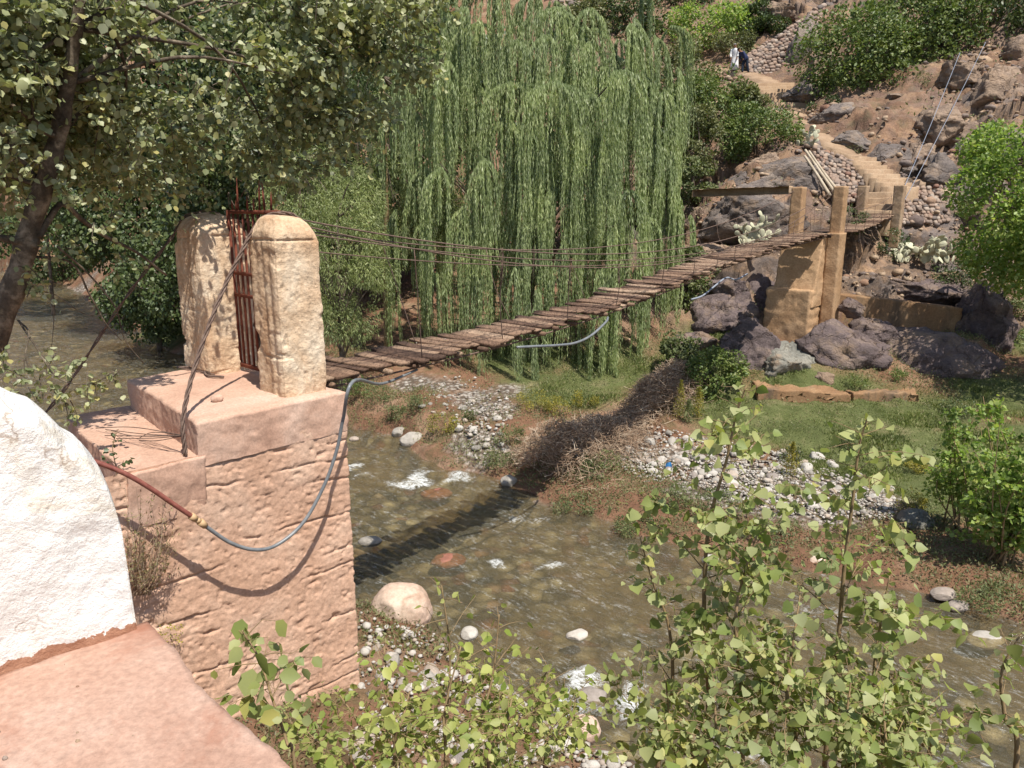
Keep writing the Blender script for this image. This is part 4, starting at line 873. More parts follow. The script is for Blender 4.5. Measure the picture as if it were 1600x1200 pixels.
stonewall('dry_stone_wall', at(1408, 297, 29.6), at(1484, 292, 30.2), at(1480, 345, 29.0), at(1398, 350, 28.6), .18, 'low dry-stone wall right of the stair post above the large prickly pear', 2)
stonewall('dry_stone_wall', at(1162, 92, 54), at(1252, 33, 56), at(1224, 126, 51), at(1172, 118, 51.5), .29, 'sloping grey dry-stone wall high on the hill beside the two people', 3)
stonewall('dry_stone_wall', at(1262, 22, 57), at(1345, -12, 60), at(1345, 10, 58.5), at(1268, 42, 56), .4, 'topmost dry-stone wall at the upper edge above the grey rock', 4)
stonewall('dry_stone_wall', at(850, 2, 64), at(905, -6, 64), at(905, 14, 63), at(850, 22, 63), .5, 'rubble stone wall seen over the crown of the weeping willow', 5)
# stairs and path
def stairs(name, p0, p1, n, width, label, dirn=None):
    p0 = np.array(p0, float); p1 = np.array(p1, float); d = p1-p0; h = np.array([d[0], d[1], 0]); h /= np.linalg.norm(h)
    if dirn is not None: h = np.array(dirn, float); h /= np.linalg.norm(h)
    sd = np.array([-h[1], h[0], 0]); mb = MB(); run = np.linalg.norm(d[:2])/n
    r = np.random.default_rng(n)
    for i in range(n):
        f = (i+.5)/n; c = p0+d*f; top = p0[2]+d[2]*(i+1)/n
        nn_ = 7; xs = np.linspace(-width/2, width/2, nn_); V = []
        j1 = r.normal(size=nn_)*.02; j2 = r.normal(size=nn_)*.012
        for k, x in enumerate(xs):
            for (u, z) in ((-run*.52+j1[k], -.9), (-run*.52+j1[k], -.03+j2[k]), (-run*.52+.03+j1[k], j2[k]), (run*.62, j2[k]), (run*.62, -.9)):
                q_ = c+sd*x+h*u; q_[2] = top+z; V.append(q_)
        Fs = [(k*5+m, (k+1)*5+m, (k+1)*5+m+1, k*5+m+1) for k in range(nn_-1) for m in range(4)]+[(0, 1, 2, 3, 4), tuple((nn_-1)*5+m for m in (4, 3, 2, 1, 0))]
        mb.add(V, Fs)
    o = mb.build(name, M_step, None, False, p0); tag(o, label, 'stairs'); return o
stairs('stone_staircase', at(1368, 338, 28.3), at(1370, 300, 29.5), 4, 1.15, 'few dark-risered concrete steps between the two stair posts at the walkway end', fb2*[1, 1, 0])
stairs('stone_staircase', at(1410, 300, 29.3), at(1338, 246, 32.2), 8, 1.3, 'sandy lower flight of concrete steps climbing left beside the grey rock')
stairs('stone_staircase', at(1238, 168, 42.6), at(1203, 132, 47.2), 7, 2.4, 'upper flight of sandy steps leading to the two people')
def strip(pts, wd):
    P = smoothpath([at(*p) for p in pts], 30); T = np.gradient(P, axis=0); S = np.c_[-T[:, 1], T[:, 0], 0*T[:, 0]]; S = nrm(S)
    mb = MB(); m = len(P); V = []
    for i in range(m):
        for x, z in ((-1, -.5), (-.9, 0), (0, .03), (.9, 0), (1, -.5)): V.append(P[i]+S[i]*wd*x*(1+.15*math.sin(i*1.7))+[0, 0, z])
    mb.add(V, [(i*5+k, i*5+k+1, (i+1)*5+k+1, (i+1)*5+k) for i in range(m-1) for k in range(4)]); return mb
M_path = earthmat('sandy_path', [(.22, .145, .09), (.30, .205, .13), (.36, .255, .17)], 1.4, .6, .04, 16)
tag(strip([(1340, 246, 32.2), (1312, 232, 33.2), (1285, 216, 34.8), (1262, 198, 37.5), (1248, 182, 40), (1237, 167, 42.7)], .5).build('path', M_path, None, True), 'narrow sandy path between the two flights of steps', 'path', kind='structure')
tag(strip([(1203, 131, 47.2), (1188, 122, 49), (1165, 113, 51.5), (1130, 108, 54), (1090, 100, 57)], .8).build('path', M_path, None, True), 'sandy path beyond the upper steps where people walk', 'path', kind='structure')
# poles
s = NM('bleached_pole'); v = s.pos(); M_pole = s.fin(s.ramp(s.noise(v, 4, 6), [(.3, (.32, .25, .17)), (.7, (.48, .41, .31))]), .8, s.bump(s.noise(v, 20, 4), .4, .01))
for (a, b, lab) in (((1257, 243, 30.6), (1297, 306, 29.6), 'left of the pale wooden poles leaning on the grey rock by the pier'), ((1258, 234, 30.9), (1305, 302, 29.7), 'middle and longest of the pale leaning wooden poles'), ((1264, 236, 31.0), (1310, 300, 29.9), 'right one of the pale wooden poles leaning toward the pier')):
    m = MB(); A, B = at(*a), at(*b); m.tube(smoothpath([A, (A+B)/2+rng.normal(size=3)*.02, B], 10), np.linspace(.045, .065, 10), 8); o = m.build('wooden_pole', M_pole, None, True, B); tag(o, lab, 'pole', 'pale poles leaning by the far pier')
# prickly pears
s = NM('pale_cactus_pad'); oi = s.rnd(); c = s.ramp(oi, [(0, (.30, .31, .20)), (.4, (.46, .45, .33)), (.75, (.56, .54, .42)), (1, (.34, .33, .18))])
c = s.mix(1, c, s.ramp(s.voro(s.pos(), 16), [(.0, (.6, .6, .55)), (.2, (1.05, 1.05, 1.05))]), 'MULTIPLY'); M_pad = s.fin(c, .75, s.bump(s.noise(s.pos(), 30, 3), .3, .01))
def pricklypear(base, hw, h, n, label, seed, pad=.13):
    r = np.random.default_rng(seed); base = np.array(base, float); root = empty('prickly_pear', base); tag(root, label, 'cactus', 'prickly pear cacti by the far pier')
    V0, F0 = ico(3); nodes = []
    for i in range(n):
        if i < n//4 or not nodes:
            p = base+np.array([r.uniform(-hw, hw), r.uniform(-.4, .4), r.uniform(0, .1)]); d = np.array([r.normal()*.3, r.normal()*.3, 1.])
        else:
            for _ in range(30):
                q, dd = nodes[r.integers(len(nodes))]; d = dd+r.normal(size=3)*.7; d[2] = abs(d[2])*.8+.25; d /= np.linalg.norm(d)
                p = q+dd*pad*.85
                if p[2] < base[2]+h and abs(p[0]-base[0]) < hw*1.25: break
        d = d/np.linalg.norm(d); sz = pad*r.uniform(.75, 1.2); nn_ = np.array([r.normal()*.7, -1, r.normal()*.3])
        R = basis(d, nn_); V = V0.copy(); V[:, 1], V[:, 2] = V[:, 1], V[:, 2]
        V = np.c_[V[:, 0]*sz*(1), V[:, 1]*sz*.14, V[:, 2]*sz*(.62+.14*V[:, 0])]; V = V@R+p+d*sz*.92
        nodes.append((p+d*sz*.9, d)); mesh_np('cactus_pad', V, F0, M_pad, root, True)
pricklypear(at(1180, 384, 26.6), .55, 1.2, 75, 'whitish prickly pear standing before the broad grey boulder left of the pier', 1)
pricklypear(at(1436, 412, 27.4), 1.0, 1.5, 100, 'largest prickly pear, dense pale pads below the low stone wall right of the pier', 2, .16)
pricklypear(at(1253, 232, 33.5), .3, .8, 22, 'small withered prickly pear beside the top of the leaning poles', 3)
# people -------------------------------------------------------------
def skinobj(name, joints, edges, mat, parent, sub=2):
    me = bpy.data.meshes.new(name); base = np.array(parent.location)
    me.from_pydata([tuple(np.array(j[0])-base*0) for j in joints], edges, []); o = bpy.data.objects.new(name, me); link(o, parent)
    md = o.modifiers.new('skin', 'SKIN'); md.use_smooth_shade = True
    for i, j in enumerate(joints):
        r_ = j[1] if isinstance(j[1], tuple) else (j[1], j[1]); me.skin_vertices[0].data[i].radius = r_
    me.skin_vertices[0].data[0].use_root = True
    sb = o.modifiers.new('sub', 'SUBSURF'); sb.levels = sub; sb.render_levels = sub; me.materials.append(mat); return o
def cloth(name, col):
    s = NM(name); return s.fin(col, .9, s.bump(s.noise(s.pos(), 12, 4), .5, .02), .1)
M_skin = cloth('skin', (.28, .15, .09)); M_robe = cloth('white_cotton', (.72, .71, .70)); M_blue = cloth('navy_cloth', (.035, .045, .10)); M_hair = cloth('dark_hair', (.02, .015, .012)); M_trs = cloth('dark_trousers', (.03, .04, .06)); M_shoe = cloth('brown_leather', (.06, .035, .02)); M_hat = cloth('grey_cap', (.18, .17, .16))
def person(loc, rz, bend, reach, label, top, robe, head_mat, seed):
    root = empty('person', loc); root.rotation_euler = (0, 0, rz); tag(root, label, 'person', 'people on the hillside path')
    cb, sb = math.cos(bend), math.sin(bend)
    def T(x, y, z): return (x, y*cb+(z-.9)*sb if z > .9 else y, .9+(z-.9)*cb-y*sb if z > .9 else z)
    J = []; E = []
    def add(p, r, par=None):
        J.append((p, r)); i = len(J)-1
        if par is not None: E.append((par, i))
        return i
    pel = add(T(0, 0, .93), (.15, .11)); sp = add(T(0, .01, 1.15), (.14, .10), pel); ch = add(T(0, 0, 1.34), (.165, .115), sp); nk = add(T(0, .02, 1.47), .055, ch); h0 = add(T(0, .03, 1.56), (.075, .085), nk); h1 = add(T(0, .035, 1.66), (.075, .09), h0); add(T(0, .02, 1.72), .05, h1)
    add(T(0, .135, 1.575), .014, h0)
    for e in (-1, 1): add(T(e*.085, .02, 1.59), .018, h0)
    for sd in (-1, 1):
        st = .16*sd*(1 if seed else .6)
        hp = add((sd*.09, 0, .86), .085, pel); kn = add((sd*.10, st*.6+.03, .48), .06, hp); an = add((sd*.10, st-.02, .08), .04, kn); add((sd*.11, st+.13, .03), .035, an)
        sh = add(T(sd*.18, 0, 1.38), .06, ch); el = add(T(sd*.24, .03+reach*.12, 1.12), .045, sh); wr = add(T(sd*.20, .10+reach*.2, .92+.05*reach), .03, el); pm = add(T(sd*.195, .13+reach*.2, .85), (.035, .018), wr)
        for k, (dx, ln) in enumerate(((-.028, .065), (-.010, .078), (.009, .072), (.027, .055))):
            x0, y0, z0 = .195*sd+dx, .14+reach*.2, .82
            a = add(T(x0, y0, z0), .009, pm); b = add(T(x0, y0+.012, z0-ln*.55), .008, a); add(T(x0, y0+.03, z0-ln), .007, b)
        a = add(T(.195*sd-.04*sd, .15+reach*.2, .85), .01, pm); add(T(.195*sd-.052*sd, .17+reach*.2, .815), .008, a)
    skinobj('body', J, E, M_skin, root)
    def loft(name, rows, mat, k=20):
        mb = MB(); V = []
        for (x, y, z, rx, ry) in rows:
            for a in np.linspace(0, 2*PI, k, endpoint=False):
                fo = 1+.05*math.sin(a*5+z*3)*(1 if z < .9 else .3); V.append(np.array(T(x+rx*fo*math.cos(a), y+ry*fo*math.sin(a), z)))
        n = len(rows); mb.add(V, [(i*k+j, i*k+(j+1) % k, (i+1)*k+(j+1) % k, (i+1)*k+j) for i in range(n-1) for j in range(k)]+[tuple(range(k))[::-1], tuple((n-1)*k+j for j in range(k))])
        return mesh_np(name, np.concatenate([np.array(mb.V).reshape(-1, 3)])+np.array(root.location), [np.array(v) for v in mb.F.values()], mat, root, True)
    if robe: loft('robe', [(0, 0, .16, .27, .24), (0, 0, .5, .24, .21), (0, 0, .88, .20, .16), (0, 0, .95, .19, .15), (0, .0, 1.15, .185, .14), (0, 0, 1.32, .215, .145), (0, .01, 1.42, .16, .10), (0, .02, 1.47, .075, .075)], top)
    else:
        loft('jacket', [(0, 0, .80, .20, .155), (0, 0, .92, .195, .15), (0, .0, 1.15, .185, .14), (0, 0, 1.32, .215, .145), (0, .01, 1.42, .16, .10), (0, .02, 1.47, .075, .075)], top)
    for sd in (-1, 1):
        st = .16*sd*(1 if seed else .6)
        m = MB(); P = [np.array(T(sd*.17, 0, 1.40)), np.array(T(sd*.24, .03+reach*.12, 1.12)), np.array(T(sd*.202, .095+reach*.2, .935+.04*reach))]
        m.tube(smoothpath(P, 10), np.linspace(.078, .052, 10), 10); o = m.build('sleeve', top, None, True); o.parent = root
        if not robe:
            m = MB(); m.tube(smoothpath([np.array((sd*.09, 0, .88)), np.array((sd*.10, st*.6+.03, .48)), np.array((sd*.10, st-.02, .09))], 10), np.linspace(.105, .065, 10), 10); o = m.build('trouser_leg', M_trs, None, True); o.parent = root
        m = MB(); m.tube([np.array((sd*.105, st-.08, .045)), np.array((sd*.108, st+.02, .05)), np.array((sd*.115, st+.13, .035)), np.array((sd*.117, st+.18, .03))], [.035, .05, .045, .02], 8); o = m.build('shoe', M_shoe, None, True); o.parent = root
    V, Fc = ico(3); V = V[:, :]*np.array([.088, .102, .095]); keep = V[:, 2] > -.02-.5*np.minimum(V[:, 1], .0)*-1; V[:, 2] = np.maximum(V[:, 2], -.05*(V[:, 1] < .03)-.0)
    Vt = np.array([T(x, y+.02, z+1.655) for x, y, z in V]); o = mesh_np('hair' if head_mat is M_hair else 'cap', Vt, Fc, head_mat, None, True); o.parent = root
    return root
pz = at(1147, 114, 51.8); person(pz, math.radians(150), .22, .6, 'person in a long white robe and cap bending slightly on the upper path', M_robe, True, M_hat, 0)
pz = at(1164, 115, 51.2); person(pz, math.radians(110), .85, .9, 'person in dark blue jacket and trousers stooping beside the upper stone wall', M_blue, False, M_hair, 1)
# litter
def rag(px, py, Y, size, mat, label, seed):
    r = np.random.default_rng(seed); n = 12; U, Wq = np.meshgrid(np.linspace(-1, 1, n), np.linspace(-1, 1, n)); P = np.c_[U.ravel()*size[0], U.ravel()*0, Wq.ravel()*size[1]]
    P[:, 1] += .06*fbm(P*9+seed, 3, seed); P[:, 0] += .05*fbm(P*7+seed+9, 3, seed+3); P[:, 0] *= 1-.35*np.abs(Wq.ravel()); c = at(px, py, Y)
    i = np.arange((n-1)*(n-1)); a, b = i//(n-1), i % (n-1); q = a*n+b; Fq = np.stack([q, q+1, q+n+1, q+n], 1)
    V = np.concatenate([P, P+[0, .008, 0]]); o = mesh_np('rag', V+c, np.concatenate([Fq, Fq[:, ::-1]+n*n]), mat, None, True, c); tag(o, label, 'litter'); return o
def plastic(n, c): s = NM(n); return s.fin(c, .4, None, .5)
rag(1044, 736, 16.6, (.09, .2), plastic('blue_plastic', (.03, .15, .35)), 'blue plastic bag caught on twigs near the cobbles', 1)
rag(986, 756, 16.3, (.14, .12), plastic('green_plastic', (.03, .20, .13)), 'green rag snagged at the edge of the brush heap', 2)
rag(905, 706, 17.2, (.13, .10), plastic('white_plastic', (.6, .6, .58)), 'scrap of white plastic in the middle of the brush heap', 3)
rag(930, 664, 18.6, (.09, .08), plastic('purple_plastic', (.15, .10, .25)), 'small purple plastic scrap high in the brush heap', 4)
# ------------------------------------------------------------------ trees
ML_aspen = leafmat('aspen_leaf', [(.17, .195, .095), (.25, .27, .14), (.34, .35, .21), (.21, .235, .11), (.42, .42, .29), (.29, .31, .17), (.38, .33, .13)], .28, .45, 2.0, spec=.4)
ML_dark = leafmat('dark_green_leaf', [(.045, .07, .025), (.07, .10, .035), (.105, .135, .05), (.08, .105, .04)], .22, .45, 1.0)
ML_will = leafmat('willow_leaf', [(.21, .265, .12), (.29, .345, .16), (.38, .43, .22), (.36, .39, .24)], .35, .5, .8)
ML_will2 = leafmat('grey_willow_leaf', [(.17, .215, .08), (.24, .28, .11), (.31, .34, .15), (.27, .29, .15)], .33, .5, .9)
ML_bush = leafmat('hill_bush_leaf', [(.07, .11, .03), (.115, .16, .045), (.16, .20, .06), (.19, .21, .07)], .28, .5, 1.0)
ML_olive = leafmat('olive_bush_leaf', [(.10, .115, .05), (.15, .155, .065), (.19, .19, .085), (.12, .13, .06)], .25, .55, 1.0)
ML_bright = leafmat('bright_leaf', [(.15, .23, .045), (.22, .31, .075), (.31, .39, .13), (.38, .40, .12)], .48, .5, 1.5, spec=.5)
ML_yel = leafmat('yellow_weed_leaf', [(.17, .17, .035), (.26, .23, .04), (.34, .27, .04), (.13, .15, .04)], .25, .6, 2)
ML_weed = leafmat('grey_weed_leaf', [(.09, .115, .045), (.14, .165, .07), (.19, .20, .10), (.11, .14, .04)], .28, .6, 2)
ML_pop = leafmat('poplar_leaf', [(.18, .23, .07), (.26, .30, .10), (.36, .38, .17), (.31, .33, .15), (.43, .43, .23), (.23, .27, .08), (.45, .41, .15)], .40, .5, 2.0, spec=.3)
ML_elm = leafmat('shrub_leaf', [(.20, .26, .055), (.29, .33, .09), (.40, .41, .14), (.34, .37, .12), (.46, .43, .19)], .42, .5, 2.0, spec=.3)
# ---- leafy twigs: leaves set along thin drooping twigs
def twigs(C, r, ntw, nlf, droop=.5, up=.2):
    P = []; D = []; TW = []
    for c, rad in zip(C, r):
        for _ in range(ntw):
            d = rng.normal(size=3); d[2] += up; d /= np.linalg.norm(d); L = rad*rng.uniform(.8, 1.5); s0 = c-d*rad*.3+rng.normal(size=3)*rad*.25
            t = np.linspace(0, 1, 6)[:, None]; pts = s0+d*L*t+np.array([0, 0, -1.])*(droop*L*t**2); TW.append(pts)
            f = rng.random(nlf)*.95+.05; i = np.minimum((f*5).astype(int), 4); g = f*5-i
            p = pts[i]*(1-g)[:, None]+pts[i+1]*g[:, None]; tg = pts[i+1]-pts[i]
            sd = np.cross(tg, [0, 0, 1.]); sd = nrm(sd)*rng.choice([-1, 1], nlf)[:, None]
            P.append(p+sd*.012+rng.normal(size=(nlf, 3))*.01); D.append(nrm(tg)*.5+sd*.8+rng.normal(size=(nlf, 3))*.35+[0, 0, -.45])
    return np.concatenate(P), np.concatenate(D), TW
# ---- foreground aspen
asp = empty('aspen_tree', at(-60, 640, 7.4)*[1, 1, 0]+[0, 0, 3]); tag(asp, 'near round-leaved aspen tree on the left with patched leaning trunk, arching over the gate', 'tree')
tr = smoothpath([at(-70, 680, 7.35), at(-10, 530, 7.3), at(28, 430, 7.3), at(52, 340, 7.3), at(78, 260, 7.25), at(98, 180, 7.2), at(112, 90, 7.1), at(125, 0, 7.0), at(140, -120, 7)], 50)
m = MB(); m.tube(np.concatenate([[tr[0]+[-.3, 0, -1.8]], tr]), np.concatenate([[.2], np.linspace(.125, .035, 50)*(1+.09*np.sin(np.arange(50)*1.3))]), 14); m.build('trunk', M_barkA, asp, True)
def shadow_ok(C, rr):
    ok = np.ones(len(C), bool)
    for z, x0, x1, y0, y1, pr_ in ((4.2, -1.9, .4, -1.75, .3, 1), (5.1, -.8, .3, -1.1, .2, 1), (6., -.8, .3, -1.1, .2, 1), (3.8, -3.4, -1.5, -1.9, .3, 1), (2.5, -5, .3, -.2, 1., 1), (1., -5, .3, -.2, 1., 1), (4.2, .3, 5.5, -2., -.5, 1), (5.2, -.7, .3, -2.6, -1.75, .45), (4.4, -.9, .3, -2.6, -1.75, .85), (4.2, -1.9, -.8, -2.5, -1.75, .6)):
        q = C-SUN*((C[:, 2]-z)/SUN[2])[:, None]-A0; bq = q@b0; nq = q@n0v
        ok &= ~((nq > y0-rr*.5) & (nq < y1+rr*.5) & (bq > x0-rr*.5) & (bq < x1+rr*.5) & (C[:, 2] > z) & (rng.random(len(C)) < pr_))
    return ok
bx = np.array([-200, 0, 120, 300, 420, 480, 540, 600, 660, 700]); by = np.array([330, 300, 290, 300, 305, 290, 250, 200, 150, 40])
C = []; 
while len(C) < 1050:
    px = rng.uniform(-160, 690); py = rng.uniform(-330, 320)
    if py > np.interp(px, bx, by)-20*rng.random() : continue
    if py > 230 and rng.random() < .4: continue
    if 500 < px and py > 30 and rng.random() < .35: continue
    Yd = rng.uniform(6.1, 8.6)+max(0, (px-300)/380)*2.0+(py > 150)*rng.uniform(0, 2.2)
    if py < -30 and (rng.random() < .92 or py < -150): continue
    C.append(at(px, py, Yd))
C += [at(rng.uniform(-40, 330), rng.uniform(20, 300), rng.uniform(5.5, 6.7)) for _ in range(70)]+[at(rng.uniform(360, 650), rng.uniform(-20, 150), rng.uniform(7.6, 9.6)) for _ in range(90)]
C = np.array(C); rr_c = rng.uniform(.24, .42, len(C)); ok = shadow_ok(C, rr_c); C = C[ok]; rr_c = rr_c[ok]
P, D, TW = twigs(C, rr_c, 8, 9)
n = len(P); L = .070*rng.uniform(.55, 1.3, n)
U = rdir(n, .9)
# shoots hanging over the river at the left
C2 = np.array([at(*q) for q in [(30, 575, 6.7), (70, 590, 6.8), (110, 570, 6.9), (50, 615, 6.6), (95, 605, 6.8), (20, 600, 6.6), (130, 600, 6.9), (75, 550, 6.9), (150, 590, 7.0), (100, 630, 6.8), (0, 560, 6.7), (175, 585, 7.0), (5, 345, 6.9), (20, 210, 6.5), (60, 250, 6.6), (120, 310, 7.2), (150, 360, 7.3), (70, 395, 7.2), (60, 460, 7.3), (170, 330, 7.6), (30, 300, 6.8), (110, 380, 7.5), (190, 400, 7.9), (240, 360, 8.2), (40, 420, 7.1)]])
P2, D2, TW2 = twigs(C2, np.full(len(C2), .17), 4, 7, .4, .1); L2_ = .055*rng.uniform(.7, 1.25, len(P2))
leaves('foliage', np.r_[P, P2], np.r_[D, D2], np.r_[U, rdir(len(P2), .9)], np.r_[L, L2_], np.r_[L, L2_]*.95, T_ROUND, ML_aspen, asp)
m = MB()
for t_ in TW[::2]+TW2: m.tube(t_[::2] if len(t_) > 4 else t_, np.array([.006, .004, .002]), 3, False)
tag(m.build('twig', M_bark, asp), kind='stuff')
m = MB(); hub = [tr[22], tr[28], tr[34], tr[40], tr[45]]
for k in rng.permutation(len(C))[:26]:
    h = hub[rng.integers(len(hub))]; e = C[k]; md_ = (h+e)/2+rng.normal(size=3)*.18+[0, 0, .15]; m.tube(smoothpath([h, md_, e], 10), np.linspace(.026, .006, 10), 5)
for pts, r_ in (([(58, 380, 7.3), (20, 375, 7.2), (-30, 365, 7.1)], .06), ([(60, 370, 7.3), (75, 345, 7.4), (98, 318, 7.5), (130, 345, 7.8), (170, 372, 8.2), (215, 395, 8.6), (260, 430, 8.9)], .035), ([(40, 400, 7.3), (110, 410, 7.6), (140, 460, 7.8), (165, 505, 8.0), (190, 532, 8.1)], .013), ([(90, 385, 7.4), (140, 430, 7.8), (180, 480, 8), (195, 530, 8.1), (225, 568, 8.2)], .011), ([(35, 460, 7.3), (80, 458, 7.5), (130, 490, 7.7), (160, 492, 7.9)], .008), ([(82, 460, 7.4), (84, 500, 7.4), (80, 550, 7.3)], .006), ([(28, 500, 7.2), (45, 520, 7.1), (40, 560, 6.9), (60, 600, 6.8)], .01), ([(28, 500, 7.2), (55, 540, 7.0), (90, 590, 6.8), (140, 600, 6.9), (178, 580, 7.0)], .009)):
    m.tube(smoothpath([at(*q) for q in pts], 24), np.linspace(r_, r_*.35, 24), 6)
m.build('branch', M_barkA, asp, True)
# ---- weeping willow
wc = np.array([.95, 27.2, 0]); wroot = empty('weeping_willow', [wc[0], wc[1], .5]); tag(wroot, 'big weeping willow with long curtains of hanging green shoots behind the bridge', 'tree')
def cascades(apex, outd, ns, L0, L1, spread, hmin):
    Ps = []; Ds = []; Ls = []
    for a, od, l0, l1, sp, nst in zip(apex, outd, L0, L1, spread, ns):
        side = np.array([-od[1], od[0], 0]); nbn = max(4, int(nst/9)); xb = rng.uniform(-1, 1, nbn); ob = rng.uniform(-1, 1, nbn); lb = rng.uniform(.2, 1., nbn); dc_ = rng.uniform(.2, 1.1)
        for _ in range(nst):
            kb = rng.integers(nbn); q = np.array([xb[kb], ob[kb]])+rng.normal(size=2)*.045; x = q[0]*sp*.85; o = abs(q[1])*sp*.45
            s0 = a+side*x*.28+od*(o*.4-.2*sp)-np.array([0, 0, dc_*(x/sp)**2*sp*.5+.3*o])
            hv = (side*x*1.25+od*(.35*sp+o*.6))*rng.uniform(.85, 1.1)
            L = (l0+(l1-l0)*lb[kb])*rng.uniform(.75, 1.05); L = min(L, s0[2]-hmin*rng.uniform(.8, 1.3)); 
            if L < .5: continue
            m_ = int(L/.05); t = (np.arange(m_)+rng.random())/m_*L
            e = 1-np.exp(-t*1.6); arc = .42*sp*np.sin(np.minimum(t*1.6, PI))*.7
            wv = .04*np.sin(t*2.2+kb)+.018*rng.normal()*t
            p = s0+hv*e[:, None]+side*wv[:, None]; p[:, 2] += arc-t*(.55+.45*e)
            d = np.zeros((m_, 3)); d[:, 2] = -1; d += rng.normal(size=(m_, 3))*[.19, .19, .2]
            Ps.append(p); Ds.append(d); Ls.append(rng.uniform(.13, .21, m_)*(1-.35*t/L))
    return np.concatenate(Ps), np.concatenate(Ds), np.concatenate(Ls)
ap = []; od = []; l0 = []; l1 = []; sp = []; ns = []
def addc(px, py, Y, s_, a, b, n):
    p = at(px, py, Y); o = p-[wc[0], wc[1]+.8, p[2]]; o[2] = 0; o = o/(np.linalg.norm(o)+1e-6)
    ap.append(p); od.append(o); l0.append(a); l1.append(b); sp.append(s_); ns.append(n)
# cascades of the front, by where their domes sit; depth follows a rounded crown
def wy(px, py): 
    x = (px-835)/250; z = np.clip((330-py)/400, -1, 1); return 27.4-4.3*math.sqrt(max(.02, 1-.8*x*x))*math.sqrt(max(.10, 1-.85*max(z, 0)**2))
for px, py, s_, a, b, n in [(705, 40, .8, 2.2, 3.8, 40), (760, 15, .8, 2.2, 3.8, 40), (800, 60, .7, 2.5, 4.5, 40), (670, 110, .7, 2, 3.6, 34), (850, 40, .7, 2.5, 4.2, 36), (895, 70, .6, 2.5, 4, 32), (935, 45, .5, 1.6, 3, 30), (1005, 15, .6, 2.4, 4.4, 42), (1030, 60, .5, 2.2, 4., 30), (975, 95, .6, 2.5, 4.2, 36), (870, 110, .8, 3, 5, 44), (790, 130, .7, 3, 4.6, 38), (740, 115, .6, 2, 3.6, 34), (930, 140, .7, 3, 5, 42), (1015, 120, .6, 3, 5, 44), (1045, 160, .5, 3, 5, 40), (745, 160, .5, 1.4, 2.6, 36), (800, 190, .7, 3, 5, 44), (860, 200, .7, 3, 5, 44), (910, 200, .7, 3, 5, 44), (960, 165, .6, 3.4, 5, 40), (1000, 200, .6, 3.4, 5.4, 42), (1040, 230, .5, 3, 4.6, 40), (755, 245, .6, 3.2, 5, 46), (700, 240, .5, 2, 3.4, 34), (815, 270, .6, 3, 4.6, 40), (870, 290, .6, 2.5, 4, 36), (930, 270, .6, 3, 4.8, 40), (985, 290, .5, 3, 4.6, 36), (1050, 300, .45, 2.5, 4, 34), (655, 260, .5, 1.5, 2.8, 30), (630, 330, .42, 2.6, 4, 40), (665, 345, .4, 2.4, 3.6, 36), (700, 330, .4, 2.6, 4, 32), (735, 350, .4, 2.6, 3.8, 34), (775, 345, .4, 2.6, 3.9, 30), (690, 425, .22, 1., 1.7, 20), (830, 350, .4, 2.6, 4.0, 34), (875, 360, .4, 2.5, 3.6, 30), (915, 345, .45, 2.6, 4, 34), (965, 350, .45, 2.6, 4, 36), (1010, 350, .45, 2.6, 4.2, 36), (1045, 370, .4, 2.4, 3.6, 30), (940, 420, .4, 2, 3.2, 26), (1005, 430, .4, 2, 3.0, 30), (640, 30, .6, 2, 3.4, 34), (625, 90, .5, 2, 3.2, 30), (665, 0, .6, 2, 3.4, 34), (650, 160, .5, 1.8, 3., 30), (615, 160, .45, 1.4, 2.6, 22), (690, 80, .5, 2, 3.4, 34), (1060, 100, .4, 2.2, 4, 26), (720, 10, .6, 2, 3.5, 34), (700, -30, .7, 2.4, 4, 40), (760, -40, .7, 2.6, 4, 40), (820, -20, .7, 2.6, 4, 40), (870, -5, .6, 2.2, 3.6, 36), (960, 20, .6, 2.4, 4, 36), (910, 20, .5, 1.8, 3, 26), (800, 420, .18, 2.2, 3.4, 14), (850, 430, .2, 2, 3.2, 14), (1080, 340, .35, 2, 3.2, 22), (900, 440, .18, 2, 2.8, 10), (755, 430, .15, 1.8, 2.9, 10)]:
    addc(px+rng.normal()*8, py+rng.normal()*10, wy(px, py)+rng.normal()*.6, s_*rng.uniform(.75, 1.25), a*.5, b*1.3, int(n*2.3))
for _ in range(34):     # the rest of the crown, behind and inside
    px = rng.uniform(620, 1070); py = rng.uniform(-40, 330); addc(px, py, wy(px, py)+rng.uniform(3.4, 7.5), .8, 2.5, 4.5, 46)
P, D, L = cascades(ap, od, ns, l0, l1, sp, 1.0)
leaves('foliage', P, D, rdir(len(P), .0)+[.25, -.6, .2], L, L*.19, T_LANCE, ML_will, wroot)
print('willow leaves', len(P))
m = MB(); tb = np.array([wc[0]-.3, wc[1], .3]); tops = [np.array(ap[k]) for k in rng.permutation(len(ap))[:22]]
m.tube(smoothpath([tb, tb+[.1, 0, 1.6], tb+[-.1, .1, 3.4], tb+[.2, 0, 5.5]], 14), np.linspace(.42, .12, 14), 12)
m.build('trunk', M_bark, wroot, True); m = MB()
for e in tops:
    s0 = tb+np.array([0, 0, rng.uniform(2, 5.2)]); md_ = (s0+e)/2+[0, 0, .7]; m.tube(smoothpath([s0, md_, e], 10), np.linspace(.07, .012, 10), 5)
m.build('branch', M_bark, wroot, True)
